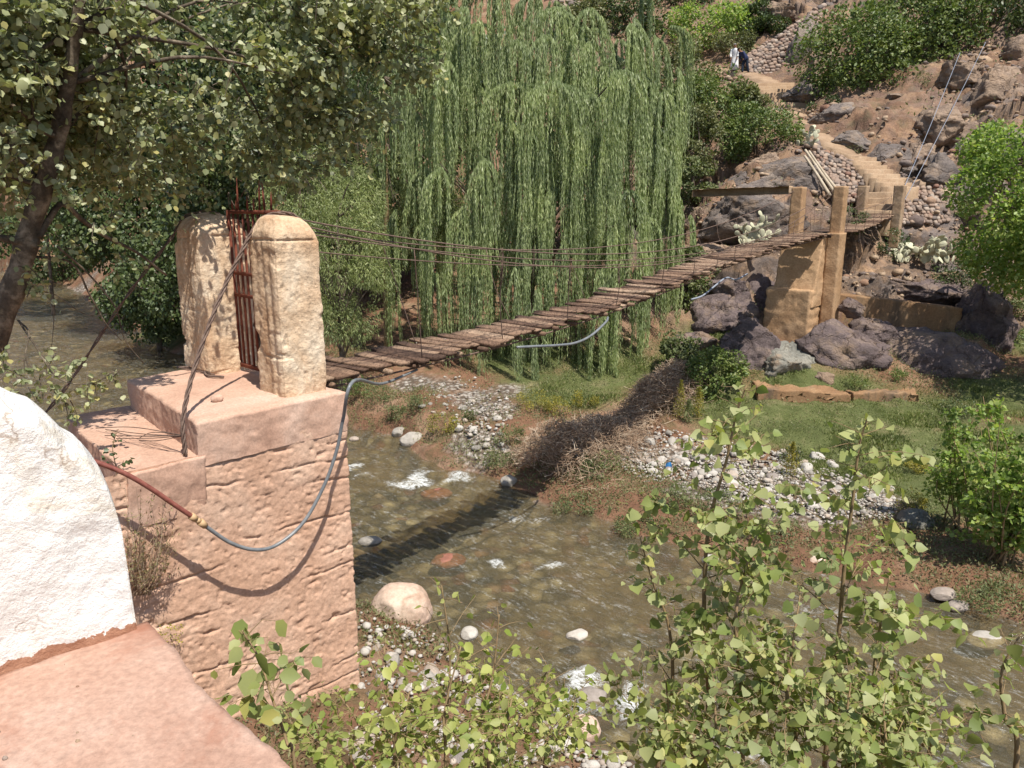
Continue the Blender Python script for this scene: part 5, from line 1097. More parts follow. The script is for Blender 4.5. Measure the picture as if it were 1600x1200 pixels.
# ---- finer willows left of it
def feather(name, px, py, Y, hw, hh, K, n, label, mat, base_py, leaf=.11, seed=0, trunk=None, wl=.2, dr=.9, r=.45):
    c = at(px, py, Y); b = at(px, base_py, Y); zg = gz(b[0], b[1])[0]; b[2] = min(zg, b[2]) if True else b[2]
    root = empty(name, b); tag(root, label, 'tree')
    P, C, q = crown(c, (hw, hw*.9, hh), K, n, r, low=-.9, shell=.55, flat=1.15); keep = P[:, 2] > b[2]+.15; P = P[keep]; q = q[keep]
    D = rdir(len(P))*.7+nrm(q)*.6; D[:, 2] -= dr; L = leaf*rng.uniform(.7, 1.4, len(P))
    leaves('foliage', P, D, rdir(len(P), .8), L, L*wl, T_LANCE if wl < .5 else T_ROUND, mat, root)
    m = MB(); pts = smoothpath([b-[0, 0, .2], b+[.1, 0, 1.], (b+c)/2, c+[0, 0, hh*.4]], 14) if trunk is None else smoothpath([at(*t_) for t_ in trunk], 14)
    m.tube(pts, np.linspace(.14, .03, 14), 7); m.build('trunk', M_bark if trunk is None else M_twig, root, True); m = MB()
    for e in C[rng.permutation(len(C))[:26]]:
        s0 = pts[min(13, max(2, int((e[2]-b[2])/(2*hh)*12)))]; m.tube(smoothpath([s0, (s0+e)/2+[0, 0, .2], e], 7), np.linspace(.035, .006, 7), 4)
    m.build('branch', M_bark, root, True); return root
feather('willow_tree', 530, 400, 22.5, 1.55, 2.6, 80, 26000, 'feathery grey-green young willow just right of the gate pillars', ML_will2, 560, .10)
feather('willow_tree', 470, 300, 24, 1.3, 1.6, 50, 14000, 'pale feathery willow rising behind the top of the right gate pillar', ML_will2, 560, .10)
feather('willow_tree', 640, 270, 26.5, 1.7, 3.2, 80, 24000, 'loose grey-green willow with slim pale trunk left of the weeping willow', ML_will2, 560, .11, trunk=[(606, 560, 25.5), (604, 420, 25.5), (603, 300, 25.3), (600, 200, 25.3), (598, 120, 25.4)])
feather('willow_tree', 560, 215, 27.5, 1.9, 2.4, 60, 15000, 'darker willow behind the slim pale trunk', ML_dark, 560, .12)
# ---- dark broadleaf trees at the left
feather('broadleaf_tree', 300, 400, 30, 2.7, 2.7, 70, 11000, 'dark glossy broadleaf tree overhanging the far river bend at left', ML_dark, 520, .14, wl=.8, r=.6)
feather('broadleaf_tree', 185, 330, 38, 3.2, 2.6, 80, 14000, 'dark green tree behind the river bend at far left', ML_dark, 440, .16, wl=.8, r=.7)
feather('broadleaf_tree', 95, 375, 62, 5.5, 3.2, 80, 14000, 'dark trees low on the far bank upstream at the left edge', ML_dark, 425, .22, wl=.8, r=1.)
feather('broadleaf_tree', 245, 455, 33, 2.3, 1.7, 60, 11000, 'dark leafy tree hanging low over the river bend left of the gate pillar', ML_dark, 520, .13, wl=.8, r=.5)
feather('broadleaf_tree', 410, 210, 29, 3.2, 4.2, 110, 24000, 'tall dark broadleaf tree rising behind the iron gate', ML_dark, 540, .15, wl=.8, r=.7)
feather('broadleaf_tree', 560, 40, 32, 3.8, 4.0, 100, 22000, 'tall shadowy tree at the top between aspen and willow', ML_dark, 540, .16, wl=.7, r=.7)
feather('broadleaf_tree', 250, 120, 40, 5., 5., 110, 24000, 'dense dark tree filling the hillside behind the aspen crown', ML_dark, 420, .2, wl=.8, r=.9)
feather('broadleaf_tree', 420, 60, 46, 5., 5., 90, 18000, 'dark hillside tree top centre-left behind the aspen', ML_dark, 330, .22, wl=.8, r=.9)
feather('broadleaf_tree', 560, 330, 36, 3., 3., 80, 14000, 'dark tree in the gap behind the feathery willow', ML_dark, 480, .17, wl=.7, r=.8)
feather('broadleaf_tree', 760, 230, 36, 4., 4.5, 70, 11000, 'dark tree added behind the left half of the weeping willow to darken its gaps', ML_dark, 480, .18, wl=.7, r=.8)  # added tree, put here to make the willow's interior dark
feather('broadleaf_tree', 960, 260, 36, 3.6, 4.2, 70, 10000, 'dark tree added behind the right half of the weeping willow to darken its gaps', ML_dark, 480, .18, wl=.7, r=.8)  # second added tree, likewise darkening the gaps between the willow strands
feather('broadleaf_tree', 60, 180, 44, 5.2, 4.4, 100, 20000, 'dark hillside tree at the far upper left', ML_dark, 330, .2, wl=.8, r=.9)
# ---- hillside bushes
def hb(px, py, Y, hw, hh, K, n, leaf, mat, label, name='hillside_bush', r=None, wl=.6, dy=.8, **kw):
    c = at(px, py, Y); base = c-[0, 0, hh*.95]
    return shrub(name, base, (hw, hw*dy, hh), K, n, r or hw*.33, leaf, T_LANCE if wl < .5 else T_ROUND, mat, label, 'bush', None, barkm=M_bark, sr=.05, wl=wl, low=-.8, lift=.95, **kw)
hb(1345, 88, 42, 3.0, 2.3, 60, 12000, .17, ML_bush, 'large dense green bush overhanging the cliff above the lower stairs')
hb(1430, 50, 43, 2.8, 2.4, 50, 9000, .17, ML_bush, 'dark green bush joined to the right of the large cliff bush')
hb(1545, 10, 43, 3.4, 1.7, 50, 8000, .18, ML_dark, 'dark bush along the top right corner of the cliff')
hb(1187, 213, 34.5, 1.65, 1.25, 40, 9000, .11, ML_bush, 'dome-shaped green bush beside the path above the concrete ledge')
hb(1108, 172, 42, 2.3, 1.6, 40, 8000, .15, ML_bush, 'broad green bush below the two people')
hb(1065, 120, 47, 2.0, 1.6, 30, 5000, .16, ML_olive, 'olive green bush right of the willow top')
hb(1165, 166, 41, 1.1, 1.0, 22, 4000, .13, ML_olive, 'pale olive bush left of the upper steps')
hb(1092, 225, 33.5, .95, 1.7, 34, 4200, .11, ML_olive, 'loose yellowish green shrub between willow and dome-shaped bush', wl=.75)
hb(1088, 285, 31, .8, .9, 22, 2500, .10, ML_weed, 'pale leafy shrub above the concrete ledge beside the willow', wl=.75)
hb(1110, 45, 60, 3.4, 1.6, 40, 6500, .22, ML_yel if False else ML_bright, 'sunny yellow-green hillside thicket above the path')
hb(1190, 45, 58, 1.6, 1.6, 26, 4500, .18, ML_dark, 'dark green shrub behind the upper stone wall')
hb(1150, 75, 56, 1.5, .8, 20, 2500, .16, ML_olive, 'brownish low shrub behind the white-robed person')
hb(975, 28, 60, 2.6, 2.0, 34, 6000, .2, ML_dark, 'dark bush on the slope behind the willow crown')
hb(905, 40, 58, 1.9, 1.8, 30, 5000, .18, ML_olive, 'rounded olive bush peeking over the willow crown')
hb(1230, 5, 64, 2.4, 1.6, 26, 4000, .2, ML_dark, 'dark shrubs at the very top of the hill')
hb(1060, -10, 68, 3., 1.6, 26, 4000, .22, ML_dark, 'dark shrub cut by the top edge above the yellow-green thicket')
hb(680, -5, 68, 3, 1.5, 20, 3000, .25, ML_olive, 'olive scrub at the top edge over the willow')
hb(1075, 455, 25.8, .85, 1.6, 34, 5200, .10, ML_weed, 'pale small-leaved vine thicket under the bridge between willow and pier', wl=.75)
hb(1120, 592, 21, .85, .75, 30, 5000, .085, ML_bush, 'leafy green bush at the foot of the purple rocks, left side')
hb(1065, 560, 22.2, .7, .7, 22, 2600, .09, ML_weed, 'grey-green bush behind the top of the brush heap', wl=.7)
hb(1395, 385, 27.8, .7, .6, 20, 2000, .08, ML_dark, 'dark shrub left of the large prickly pear', wl=.4)
hb(1328, 342, 27.0, .55, .5, 18, 1600, .07, ML_dark, 'small dark shrub between the pier post and the stair posts', wl=.4)
hb(1500, 440, 26.2, .9, .4, 20, 1800, .08, ML_dark, 'low dark scrub on top of the sloping purple rock', wl=.5)
hb(1575, 470, 25.5, .9, .7, 24, 2600, .08, ML_weed, 'grey-green weeds at the right edge beside the outcrop', wl=.5)
hb(1590, 540, 24, .7, .6, 20, 2000, .08, ML_bush, 'green weeds at the right edge below the grey-green weeds', wl=.5)
hb(1480, 400, 28, .8, .5, 20, 1800, .08, ML_dark, 'dark scrub behind the large prickly pear', wl=.5)
hb(1420, 225, 34.5, .5, .35, 12, 700, .07, ML_olive, 'tuft of dry olive scrub on the brown cliff', wl=.4)
hb(1440, 130, 39.5, .7, .5, 14, 1000, .08, ML_olive, 'dry scrub hanging under the big cliff bush', wl=.35)
hb(1330, 240, 33.5, .5, .3, 12, 800, .06, ML_olive, 'dry tuft above the first steps of the lower flight', wl=.35)
hb(1500, 330, 29.8, .7, .4, 14, 1300, .07, ML_bush, 'green scrub right of the low dry-stone wall', wl=.5)
hb(1530, 190, 34.5, .6, .4, 14, 900, .08, ML_olive, 'olive tuft between the brown cliff rocks', wl=.4)
hb(1290, 165, 40.5, .8, .6, 16, 1500, .10, ML_dark, 'dark scrub beside the upper steps below the cliff bush')
# ---- right bright tree
rt = feather('leafy_tree', 1605, 305, 22, 2.0, 2.3, 55, 18000, 'bright green leafy tree with tan trunk at the right edge', ML_bright, 445, .10, trunk=[(1528, 455, 25), (1532, 415, 25), (1537, 370, 25), (1552, 320, 24.0), (1575, 260, 22.6)], wl=.7, dr=.3, r=.55)
feather('leafy_tree', 1735, 350, 20.0, 2.0, 2.4, 80, 11000, 'leafy tree reaching in from beyond the right edge, shading the meadow', ML_bright, 600, .10, wl=.7, dr=.3, r=.45)
# bright sapling clump on the right bank
def multistem(name, base, stems, spread, top, nl, leaf, mat, label, cat, T=T_ROUND, droop=.3, sr=.018, wl=.95, low=.25):
    root = empty(name, base); tag(root, label, cat); m = MB(); P = []; D = []
    for k in range(stems):
        a = rng.uniform(0, 2*PI); e = np.array(base)+[math.cos(a)*spread*rng.random()**.5, math.sin(a)*spread*rng.random()**.5, top*rng.uniform(.6, 1.05)]
        pts = smoothpath([np.array(base)+rng.normal(size=3)*[.12, .12, 0], (np.array(base)+e)/2+rng.normal(size=3)*.12, e], 12); m.tube(pts, np.linspace(sr, sr*.25, 12), 5)
        nb_ = 10
        for j in range(nb_):
            f = rng.uniform(low, 1); x = f*11; i = min(int(x), 10); p = pts[i]*(1-x+i)+pts[i+1]*(x-i); az_ = rng.uniform(0, 2*PI); l_ = spread*.55*(1.15-f)*rng.uniform(.6, 1.2)+.1
            d = np.array([math.cos(az_), math.sin(az_), rng.uniform(.2, .9)]); tp = smoothpath([p, p+d*l_*.5, p+d*l_+[0, 0, -.1*l_]], 6); m.tube(tp, np.linspace(sr*.3, .002, 6), 3, False)
            nn_ = max(3, int(nl/stems/nb_)); ff = rng.random(nn_); ii = np.minimum((ff*5).astype(int), 4); gg = ff*5-ii; q = tp[ii]*(1-gg)[:, None]+tp[ii+1]*gg[:, None]
            P.append(q+rng.normal(size=(nn_, 3))*leaf*.5); D.append(rng.normal(size=(nn_, 3))*.7+d*.4+[0, 0, -droop])
    m.build('stem', M_twig, root, True); P = np.concatenate(P); D = np.concatenate(D); L = leaf*rng.uniform(.65, 1.25, len(P))
    leaves('foliage', P, D, rdir(len(P), 1.0), L, L*wl, T, mat, root); return root
multistem('bank_sapling', onG(1560, 880), 18, 1.0, 2.9, 6500, .078, ML_bright, 'bright green many-stemmed bush leaning over the far right riverbank', 'bush', low=.12)
multistem('bank_sapling', onG(1500, 830), 9, .6, 2.3, 1900, .072, ML_bright, 'thin bright shoots rising left of the bright bush on the right bank', 'bush', low=.3)
hb(1440, 835, 13.9, .75, .42, 24, 2600, .055, ML_dark, 'dark low weeds under the bright shoots on the far right bank', wl=.45)
hb(1330, 800, 14.9, .6, .4, 20, 1900, .055, ML_dark, 'dark weedy clump behind the sapling tips on the far bank', wl=.45)
hb(938, 748, 16.3, .68, .48, 26, 3200, .06, ML_weed, 'dense dark shrub at the water end of the brush heap', wl=.4)
# ---- weeds on the far bank
WEEDS = [(590, 645, .38, .28, ML_weed, 'grey-green weed clump on the far waterline nearest the abutment'), (648, 640, .36, .3, ML_weed, 'tall grey-green weed clump above the big white boulder'), (692, 668, .36, .28, ML_yel, 'yellow-green flowering clump at the water edge right of the white boulder'), (800, 690, .4, .3, ML_weed, 'round grey-green weed between the small cobbles and the brush heap'), (735, 652, .16, .13, ML_weed, 'little weed alone among the small cobbles'), (833, 632, .4, .32, ML_yel, 'yellow dried weed clump beside the small cobbles'), (870, 640, .38, .26, ML_yel, 'yellow-flowered clump right of the dried weed'), (912, 628, .36, .26, ML_yel, 'yellowish weed clump before the brush heap top'), (560, 610, .5, .3, ML_bush, 'dark green herbs beneath the near end of the deck'), (780, 725, .4, .22, ML_weed, 'low weed at the water edge left of the brush heap'), (620, 665, .3, .2, ML_weed, 'low weed left of the white boulder'), (1430, 735, .25, .16, ML_yel, 'yellow flower tuft at the end of the cobble bank'), (1422, 790, .3, .2, ML_yel, 'bright yellow flowering tuft below the cobble bank'), (1325, 700, .3, .2, ML_weed, 'grey weed on the meadow by the cobbles'), (1050, 780, .55, .25, ML_weed, 'straggly weeds on the red bank below the blue bag'), (1130, 800, .5, .25, ML_weed, 'straggly weeds right of the red bank patch'), (1340, 600, .3, .26, ML_bush, 'small green plant at the foot of the purple outcrop'), (1405, 590, .25, .2, ML_bush, 'small dark plant right on the outcrop ledge'), (1000, 830, .5, .14, ML_weed, 'flat weeds trailing along the far waterline'), (900, 795, .5, .16, ML_weed, 'mossy weeds on the waterline under the dark shrub'), (1210, 840, .5, .2, ML_weed, 'pale weeds on the far shore behind the tall sapling'), (1560, 950, .5, .2, ML_weed, 'grey weeds at the far right waterline'), (1500, 640, .5, .18, ML_dark, 'dark low weeds in the shade at the right end of the ledge'), (1235, 715, .25, .25, ML_weed, 'thin grey herb standing on the cobble bank')]
for k, (px, py, hw, hh, mt, lab) in enumerate(WEEDS):
    b = onG(px, py+hh*30); n = int(900*hw/.35)
    shrub('weed_clump', b, (hw, hw*.8, hh), 16, n, hw*.32, .055 if mt is not ML_yel else .05, T_LANCE, mt, lab, 'plant', 'weed clumps on the far bank', barkm=M_twig, sr=.006, wl=.35, low=-.6, lift=.85, droop=-.5)
for px, py, h, lab in ((1062, 655, 1.05, 'tall yellow-tipped weed spike left at the meadow edge'), (1090, 655, .85, 'shorter yellow weed spike right of the tall one'), (1075, 660, .6, 'low yellow weed between the two spikes'), (1235, 745, .8, 'thin tall weed on the cobble bank')):
    b = onG(px, py); root = empty('weed_spike', b); tag(root, lab, 'plant', 'tall weed spikes'); n = 900; t = rng.random(n)**.8; P = b+np.c_[rng.normal(size=(n, 2))*(.10*(1.15-t))[:, None], t*h]
    D = rdir(n)*.7+[0, 0, .8]; L = .05*rng.uniform(.6, 1.3, n); leaves('foliage', P, D, rdir(n, .5), L, L*.35, T_LANCE, ML_yel if h > .7 else ML_weed, root)
    m = MB(); m.tube([b-[0, 0, .05], b+[0, 0, h*.5], b+[.02, 0, h]], [.012, .008, .003], 5); m.build('stem', M_twig, root)
# ---- brush heap
root = empty('brush_heap', onG(930, 690)); tag(root, 'long heap of dry brown tangled twigs running from the water up the far bank', 'brush heap')
s = NM('dead_twig'); M_dead = s.fin(s.ramp(s.rnd(), [(0, (.17, .115, .075)), (.4, (.31, .205, .135)), (.75, (.44, .32, .22)), (1, (.55, .45, .34))]), .9)
A_, B_ = onG(846, 752), onG(1078, 596); nt_ = 8500
f = rng.random(nt_); wd = .85+.25*np.sin(f*7)+.18*np.sin(f*17+1)-.15*f; c = A_[None]*(1-f)[:, None]+B_[None]*f[:, None]; ax_ = (B_-A_)/np.linalg.norm(B_-A_); sd_ = np.array([ax_[1], -ax_[0], 0])
off = rng.normal(size=nt_)*wd*.55; hgt = np.clip(1-(off/(wd*1.25))**2, 0, 1)*(.85+.25*np.sin(f*11)+.15*np.sin(f*23))*rng.random(nt_)**.6
c = c+sd_*off[:, None]; c[:, 2] = gz(c[:, 0], c[:, 1])+hgt+.02
VV_ = []; FF_ = []; k = 0
for j in range(nt_):
    d = rng.normal(size=3)*[1, 1, .55]; d /= np.linalg.norm(d); l_ = rng.uniform(.15, .5); bend = rng.normal(size=3)*.12*l_; sg_ = 4
    t = np.linspace(-.5, .5, sg_)[:, None]; pts = c[j]+d*l_*t+bend*(1-4*t*t); r_ = rng.uniform(.003, .0075)
    u = np.cross(d, rng.normal(size=3)); u /= np.linalg.norm(u); w_ = np.cross(d, u)
    V = np.concatenate([pts+r_*u, pts+r_*(-.5*u+.87*w_), pts+r_*(-.5*u-.87*w_)]).reshape(3, sg_, 3)
    VV_.append(V.reshape(-1, 3)); FF_ += [(k+a*sg_+i, k+a*sg_+i+1, k+((a+1) % 3)*sg_+i+1, k+((a+1) % 3)*sg_+i) for a in range(3) for i in range(sg_-1)]; k += 3*sg_
mesh_np('twigs', np.concatenate(VV_), np.array(FF_), M_dead, root)
# ------------------------------------------------------------------ foreground saplings and shrub
def sapling(name, pts, nbr, label, cat, mat, leaf=.075, blen=.75, nl=10, T=T_HEART, sr=.02, lowf=.25, group=None, wl=1.0, tipn=10, dens=1.):
    S = smoothpath([np.array(p) for p in pts], 40); root = empty(name, S[0]); tag(root, label, cat, group)
    st = MB(); st.tube(S, np.linspace(sr, .004, 40), 7); br = MB(); P = []; D = []
    def put(tp, n):
        k = len(tp)-1; ff = np.linspace(.12, 1., n)+rng.normal(size=n)*.02; ff = np.clip(ff, 0, .999); ii = (ff*k).astype(int); gg = ff*k-ii
        q = tp[ii]*(1-gg)[:, None]+tp[ii+1]*gg[:, None]; tg = nrm(tp[np.minimum(ii+1, k)]-tp[ii]); sd = nrm(np.cross(tg, [.1, .2, 1.])); s_ = np.where(np.arange(n) % 2, 1, -1)[:, None]
        pd = nrm(tg*.5+sd*s_*.9+rng.normal(size=(n, 3))*.45+[0, 0, .1]); pl_ = leaf*rng.uniform(.4, .9, n)
        for a_, b_ in zip(q, q+pd*pl_[:, None]): br.tube([a_, (a_+b_)/2+[0, 0, -.002], b_], .0014, 3, False)
        P.append(q+pd*pl_[:, None]); D.append(pd*.7+rng.normal(size=(n, 3))*.35+[0, 0, -.65])
    for j in range(nbr):
        f = lowf+(1-lowf)*((j+rng.random())/nbr)**1.35; x = min(f, .98)*39; i = int(x); p = S[i]*(1-x+i)+S[min(i+1, 39)]*(x-i)
        a = j*2.4+rng.normal()*.4; l_ = blen*1.25*max(.10, 1.08-f)*rng.uniform(.6, 1.25)+.05; d = np.array([math.cos(a), math.sin(a), rng.uniform(-.05, .75)]); d /= np.linalg.norm(d)
        tp = smoothpath([p, p+d*l_*.45+[0, 0, .05*l_], p+d*l_+[0, 0, rng.normal()*.08*l_]], 10); br.tube(tp, np.linspace(max(.003, sr*.33*(1.1-f)), .0016, 10), 4)
        put(tp, max(2, int((nl*1.4*l_/blen*dens+2)*(1 if f < .75 else .6))))
        if l_ > .35:
            for _ in range(int(l_*9)):
                i2 = rng.integers(3, 9); d2 = d+rng.normal(size=3)*.7; d2 /= np.linalg.norm(d2); l2_ = l_*.4*rng.uniform(.5, 1); t2 = smoothpath([tp[i2], tp[i2]+d2*l2_*.5, tp[i2]+d2*l2_+[0, 0, -.03]], 6); br.tube(t2, .002, 3, False); put(t2, max(4, int(nl*.65*dens)))
    put(S[26:], tipn)
    st.build('stem', M_twig, root, True); br.build('branch', M_twig, root)
    P = np.concatenate(P); D = np.concatenate(D); n = len(P); L = leaf*np.clip(rng.lognormal(0, .28, n), .4, 1.7)
    leaves('foliage', P, D, rdir(n, .9)+[.1, -.5, .3], L, L*wl, T, mat, root, smooth=True); return root
def gpt(px, Y, up=0): 
    p = at(px, 1250, Y); return np.array([p[0], p[1], gz(p[0], p[1])[0]+up])
GS = 'young poplar saplings on the near bank'
def sp_(pts, n, lab, leaf, bl, nl, lowf=.38): sapling('poplar_sapling', [gpt(*pts[0])]+[at(*q) for q in pts[1:]], int(n*.8), lab, 'sapling', ML_pop, leaf, bl, nl, group=GS, lowf=lowf)
sp_([(1085, 4.7), (1105, 1150, 4.7), (1100, 950, 4.7), (1108, 820, 4.65), (1135, 720, 4.6), (1150, 650, 4.6), (1166, 602, 4.6)], 30, 'tallest poplar sapling whose tip reaches above the meadow edge', .062, .62, 7)
sp_([(1290, 4.5), (1290, 1180, 4.5), (1308, 1020, 4.5), (1320, 880, 4.5), (1334, 770, 4.5), (1342, 700, 4.5), (1354, 656, 4.5)], 32, 'poplar sapling with bare reddish tip against the cobble bank, right of the tallest', .06, .68, 7)
sp_([(1170, 4.3), (1160, 1180, 4.3), (1155, 1050, 4.3), (1150, 960, 4.35), (1165, 890, 4.4), (1185, 830, 4.4)], 28, 'leafy poplar sapling standing between the two tallest ones', .058, .62, 8)
sp_([(1010, 4.6), (1030, 1180, 4.6), (1050, 1080, 4.6), (1045, 980, 4.7), (1020, 910, 4.7), (1000, 840, 4.7)], 18, 'slender poplar sapling leaning left over the water', .06, .40, 7)
sp_([(1390, 4.3), (1380, 1200, 4.3), (1365, 1080, 4.3), (1375, 980, 4.4), (1390, 900, 4.4)], 22, 'bushy poplar sapling at the right of the row before open water', .055, .5, 8)
sp_([(1570, 3.9), (1585, 1220, 3.9), (1570, 1120, 4.0), (1565, 1050, 4.0), (1595, 990, 4.0)], 11, 'small poplar sapling at the lower right corner', .06, .3, 6)
sp_([(1230, 4.0), (1240, 1200, 4.0), (1230, 1090, 4.0), (1240, 1000, 4.1), (1250, 930, 4.2)], 28, 'short dense poplar sapling low in the middle of the row', .052, .62, 9, .3)
sp_([(1460, 3.8), (1450, 1220, 3.8), (1440, 1160, 3.8), (1430, 1090, 3.9)], 16, 'low poplar sapling near the bottom edge at right', .055, .5, 8, .3)
for pts, lab in (([(1080, 4.0), (1060, 1230, 4.0), (1050, 1160, 4.0), (1040, 1060, 4.05)], 'low leafy poplar shoot at the left foot of the row'), ([(1150, 3.8), (1130, 1230, 3.8), (1120, 1150, 3.8), (1115, 1060, 3.9)], 'low leafy poplar shoot below the tallest sapling'), ([(1310, 3.8), (1320, 1230, 3.8), (1320, 1150, 3.8), (1330, 1060, 3.9)], 'low leafy poplar shoot below the sapling with the reddish tip'), ([(1390, 3.7), (1390, 1230, 3.7), (1385, 1170, 3.7), (1380, 1100, 3.8)], 'low leafy poplar shoot at the bottom edge, right half of the row')):
    sp_(pts, 26, lab, .05, .6, 9, .35)
GE = 'leafy shrub shoots beside the abutment'
SH = [((700, 4.2), (690, 915), .8, 'pale shrub shoot reaching highest beside the pink boulder'), ((640, 4.1), (600, 1010), .7, 'pale shrub shoot in front of the flat whitish slab'), ((720, 4.0), (780, 960), .7, 'pale shrub shoot reaching over the near shallows'), ((760, 4.1), (860, 1040), .7, 'pale shrub shoot spreading right toward the pink stone'), ((560, 3.9), (530, 1085), .6, 'pale shrub shoot before the foot of the abutment wall'), ((680, 3.8), (720, 1010), .7, 'bushy pale shrub shoot in the middle of the clump'), ((820, 3.9), (900, 1110), .6, 'low pale shrub shoot at the right end of the clump'), ((600, 3.7), (640, 1080), .6, 'low dense shrub shoot near the bottom edge, left part'), ((740, 3.6), (800, 1090), .6, 'low dense shrub shoot near the bottom edge, right part'), ((500, 3.7), (490, 1150), .45, 'small shrub shoot at the bottom edge beside the tall left one')]
for (bx_, Yb), (tx, ty), bl, lab in SH:
    b = gpt(bx_, Yb); e = at(tx, ty, Yb+.15); m1_ = at((bx_*.6+tx*.4), 1180, Yb)
    sapling('leafy_shrub', [b, b+(m1_-b)*.5+[.03, 0, .0], m1_, (m1_+e)/2+rng.normal(size=3)*.04, e], 15, lab, 'shrub', ML_elm, .05, bl, 6, T_ROUND, .014, .45, GE, .74, 6, 1.0)
sapling('leafy_shrub', [gpt(470, 2.9), at(465, 1240, 2.95), at(448, 1160, 3.0), at(425, 1090, 3.05), at(405, 1030, 3.1), at(378, 985, 3.1)], 12, 'tall sparse shoot with large leaves against the abutment wall', 'shrub', ML_pop, .075, .26, 5, T_ROUND, .009, .5, GE, .8, 5)
# dry plant in the gap by the parapet and sprig at the pipe
b = AF(-3.45, .12, 2.2); root = empty('dry_plant', b); tag(root, 'half-dry bush growing in the gap between the white parapet and the abutment wall', 'plant')
ML_dry = leafmat('dry_leaf', [(.12, .06, .035), (.2, .11, .06), (.22, .2, .09), (.3, .26, .13), (.14, .15, .06)], .25, .6, 3)
P = []; D = []; m = MB()
for k in range(46):
    e = onwall(rng.uniform(195, 285), rng.uniform(760, 905), rng.uniform(.02, .35)); s0 = onwall(215+rng.normal()*8, 930, .12)
    tp = smoothpath([s0, (s0+e)/2+rng.normal(size=3)*.05, e], 8); m.tube(tp, np.linspace(.005, .0015, 8), 3, False)
    for _ in range(26):
        f = rng.uniform(.3, 1)*7; i = min(int(f), 6); q = tp[i]*(1-f+i)+tp[i+1]*(f-i); P.append(q+rng.normal(size=3)*.018); D.append(rng.normal(size=3)+(e-s0))
m.build('stem', M_dead, root); P = np.array(P); D = np.array(D); L = .032*rng.uniform(.6, 1.5, len(P)); leaves('foliage', P, D, rdir(len(P), .6), L, L*.28, T_LANCE, ML_dry, root)
b = onwall(180, 735, -.3); sapling('pipe_sprig', [onwall(182, 760, -.2), onwall(181, 730, -.2), onwall(176, 700, -.22), onwall(182, 675, -.22)], 5, 'small dark-leaved sprig standing above the red pipe', 'plant', ML_dark, .04, .10, 4, T_ROUND, .004, .3, None, .9, 4)
# yellow flower tufts by the terrace edge
b = onwall(255, 990, .15); root = empty('flower_tuft', b); tag(root, 'tiny yellow-flowered weed at the terrace edge near the parapet base', 'plant'); n = 160
P = np.array([onwall(rng.uniform(245, 285), rng.uniform(975, 1010), rng.uniform(.05, .2)) for _ in range(n)]); L = .022*rng.uniform(.6, 1.3, n); leaves('foliage', P, rdir(n, .4), rdir(n, .8), L, L*.5, T_ROUND, ML_yel, root)
# ------------------------------------------------------------------ cobbles
COBM = []
for k in range(6):
    V, Fc = rockverts(100+k, 3, 8, (.7, .98), .07); V = V*np.array([1, rng.uniform(.65, .9), rng.uniform(.5, .75)])
    o = mesh_np('cobble', V, Fc, M_cob, None, True); COBM.append(o.data); bpy.data.objects.remove(o)
def cob(p, r_, label, group):
    o = bpy.data.objects.new('cobble', COBM[rng.integers(6)]); link(o); o.location = p; o.scale = (r_, r_, r_); o.rotation_euler = (rng.normal()*.2, rng.normal()*.2, rng.uniform(0, 6.28)); tag(o, label, 'stone', group)
def inpoly(px, py, poly):
    c = False; j = len(poly)-1
    for i in range(len(poly)):
        (xi, yi), (xj, yj) = poly[i], poly[j]
        if (yi > py) != (yj > py) and px < (xj-xi)*(py-yi)/(yj-yi)+xi: c = not c
        j = i
    return c
PB1 = [(960, 690), (1020, 672), (1120, 690), (1230, 702), (1330, 735), (1400, 768), (1395, 800), (1300, 800), (1220, 790), (1130, 770), (1075, 740), (1010, 745), (965, 720)]
PB2 = [(640, 640), (690, 618), (760, 625), (800, 640), (800, 660), (785, 700), (745, 705), (725, 680), (690, 650)]
PB3 = [(560, 985), (600, 990), (680, 965), (720, 1000), (780, 1040), (880, 1110), (1000, 1180), (1000, 1230), (560, 1230), (545, 1080)]
def fillpoly(poly, n):
    xs = [q[0] for q in poly]; ys = [q[1] for q in poly]; out = []
    while len(out) < n:
        px, py = rng.uniform(min(xs), max(xs)), rng.uniform(min(ys), max(ys))
        if inpoly(px, py, poly): out.append((px, py))
    return out
for poly, n, r0, lab, g in ((PB1, 200, .09, 'pale cobble lying loose in the cobble bank along the meadow edge', 'cobbles of the meadow-edge bank'), (PB2, 60, .075, 'pale cobble lying on the bare far bank below the bridge', 'cobbles on the far bank below the bridge'), (PB3, 60, .09, 'pale cobble on the red mud of the near shore under the shrub', 'cobbles on the near shore')):
    for px, py in fillpoly(poly, n):
        p = onG(px, py); r_ = r0*rng.lognormal(0, .38); cob(p+[0, 0, r_*.25], min(r_, r0*2.4), lab, g)
Vs = []; Fs = []; k = 0
for poly, n in ((PB1, 2600), (PB2, 260), (PB3, 700)):
    for px, py in fillpoly(poly, n):
        p = onG(px, py) if False else None
        q = on(px, py, .45 if poly is not PB3 else .2); Vs.append(q[:2])
Vs = np.array(Vs); gzv = gz(Vs[:, 0], Vs[:, 1]); V0, F0 = rockverts(7, 1, 6, (.6, .95), .1); rad = .034*rng.lognormal(0, .35, len(Vs))
Rz = rng.uniform(0, 6.28, len(Vs)); cz, sz = np.cos(Rz), np.sin(Rz)
VV = np.stack([cz[:, None]*V0[None, :, 0]-sz[:, None]*V0[None, :, 1]*.8, sz[:, None]*V0[None, :, 0]+cz[:, None]*V0[None, :, 1]*.8, np.broadcast_to(V0[None, :, 2]*.6, (len(Vs), len(V0)))], -1)*rad[:, None, None]
VV += np.c_[Vs, gzv+rad*.3+.03][:, None]
